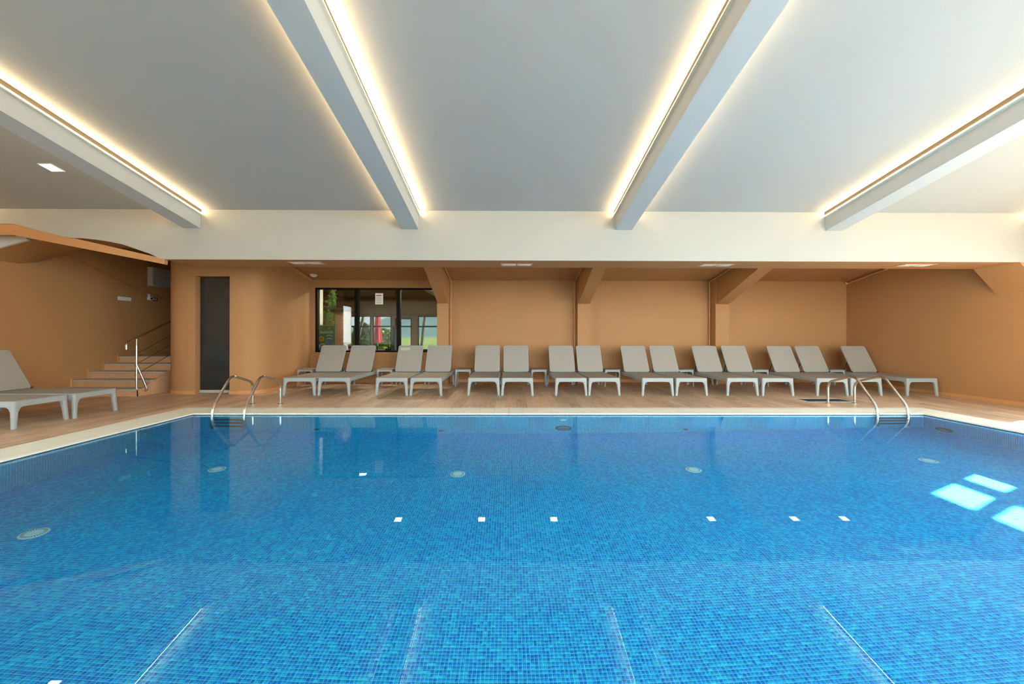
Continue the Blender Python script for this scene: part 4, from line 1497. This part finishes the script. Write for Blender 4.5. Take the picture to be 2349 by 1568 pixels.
hl.add(hv, [(j * n + i, j * n + i + 1, (j + 1) * n + i + 1, (j + 1) * n + i) for j in range(len(rows) - 1) for i in range(n - 1)])
struct(hl.build('forest_hill', mat('forest', (112, 142, 140), 0.95, noise=0.35, nscale=0.9)), 'hazy forested hillside far beyond the meadow', 'hill')

TRM = mat('conifer_green', (84, 112, 52), 0.8, noise=0.4, nscale=3)
TRM2 = mat('bush_green', (140, 160, 70), 0.8, noise=0.35, nscale=3)


def tree(x, y, h, r, m_, label, seed, conic=True):
    rnd = random.Random(seed)
    root = empty('garden_tree', (x, y, gz(x, y) if y > 17.9 else -0.32))
    tag(root, label, 'tree')
    MB().tube([(0, 0, 0), (0, 0, h * 0.9)], [0.12, 0.02], 8).build('trunk', DW, root)
    q = MB()
    for _ in range(1500):
        u = rnd.random() ** 0.8
        a = rnd.uniform(0, 2 * math.pi)
        rr = (r * (1 - u) + 0.1 if conic else r * math.sqrt(max(0.02, 1 - (2 * u - 1) ** 2))) * math.sqrt(rnd.uniform(0.2, 1))
        p = Vector((math.cos(a) * rr, math.sin(a) * rr, h * (0.08 + 0.92 * u)))
        s_ = rnd.uniform(0.10, 0.22)
        d1 = Vector((rnd.uniform(-1, 1), rnd.uniform(-1, 1), rnd.uniform(-0.6, 0.4))).normalized() * s_
        d2 = d1.cross(Vector((rnd.uniform(-1, 1), rnd.uniform(-1, 1), 1))).normalized() * s_ * 0.6
        q.add([p - d1, p + d2, p + d1, p - d2], [(0, 1, 2, 3)])
    q.build('crown', m_, root, recalc=False)


tree(-9.35, 25.0, 2.3, 0.9, TRM, 'young conifer outside the leftmost bar windows', 11)
tree(-8.15, 26.0, 1.95, 0.75, TRM2, 'light green bush outside behind the red parasol', 12, False)
tree(-11.2, 31.0, 2.3, 1.2, TRM, 'taller conifer farther out on the meadow', 13)
tree(-11.3, 27.0, 1.9, 0.9, TRM, 'dark low conifer farthest left outside the bar', 14)

pa = empty('closed_parasol', (-6.55, 20.0, -0.3))
tag(pa, 'closed red parasol standing outside the bar window', 'parasol')
PR = mat('parasol_red', (226, 60, 84), 0.7)
MB().tube([(0, 0, 0), (0, 0, 3.2)], 0.025, 10).build('pole', ALU, pa, smooth=True)
MB().lathe([(0.25, 0), (0.25, 0.06), (0.05, 0.09)], (0, 0, 0), 20).build('base', GREYM, pa)
q = MB()
rings = []
for z, rr in ((1.26, 0.215), (1.3, 0.22), (1.6, 0.175), (1.95, 0.13), (2.05, 0.125), (2.6, 0.12), (3.1, 0.05), (3.18, 0.02)):
    rings.append([(rr * (1 + 0.16 * math.cos(6 * t)) * math.cos(t), rr * (1 + 0.16 * math.cos(6 * t)) * math.sin(t), z) for t in [2 * math.pi * k_ / 36 for k_ in range(36)]])
q.loft(rings)
cv = q.build('canopy', PR, pa, smooth=True)
sq = [(-0.03 + 0.035 * math.sin(t * 1.9), -0.25 + 0.09 * (t / 7), 1.36 + t * 0.075) for t in range(8)]
MB().tube(sq, 0.011, 6).build('script_mark', mat('dark_red'), cv)
POSTM = mat('grey_post', (150, 152, 148), 0.7)
for i, (x0, x1, lab) in enumerate(((-6.62, -7.05, 'leaning pale post outside the leftmost bar window'), (-3.82, -4.02, 'leaning pale post outside the rightmost bar window'))):
    lp_ = MB().tube([(x1 - 0.35 * (x0 - x1), 18.2, -0.3), (x0 + 0.3 * (x0 - x1), 18.2, 2.7)], 0.07, 8).build('leaning_post', POSTM)
    struct(lp_, lab, 'post')
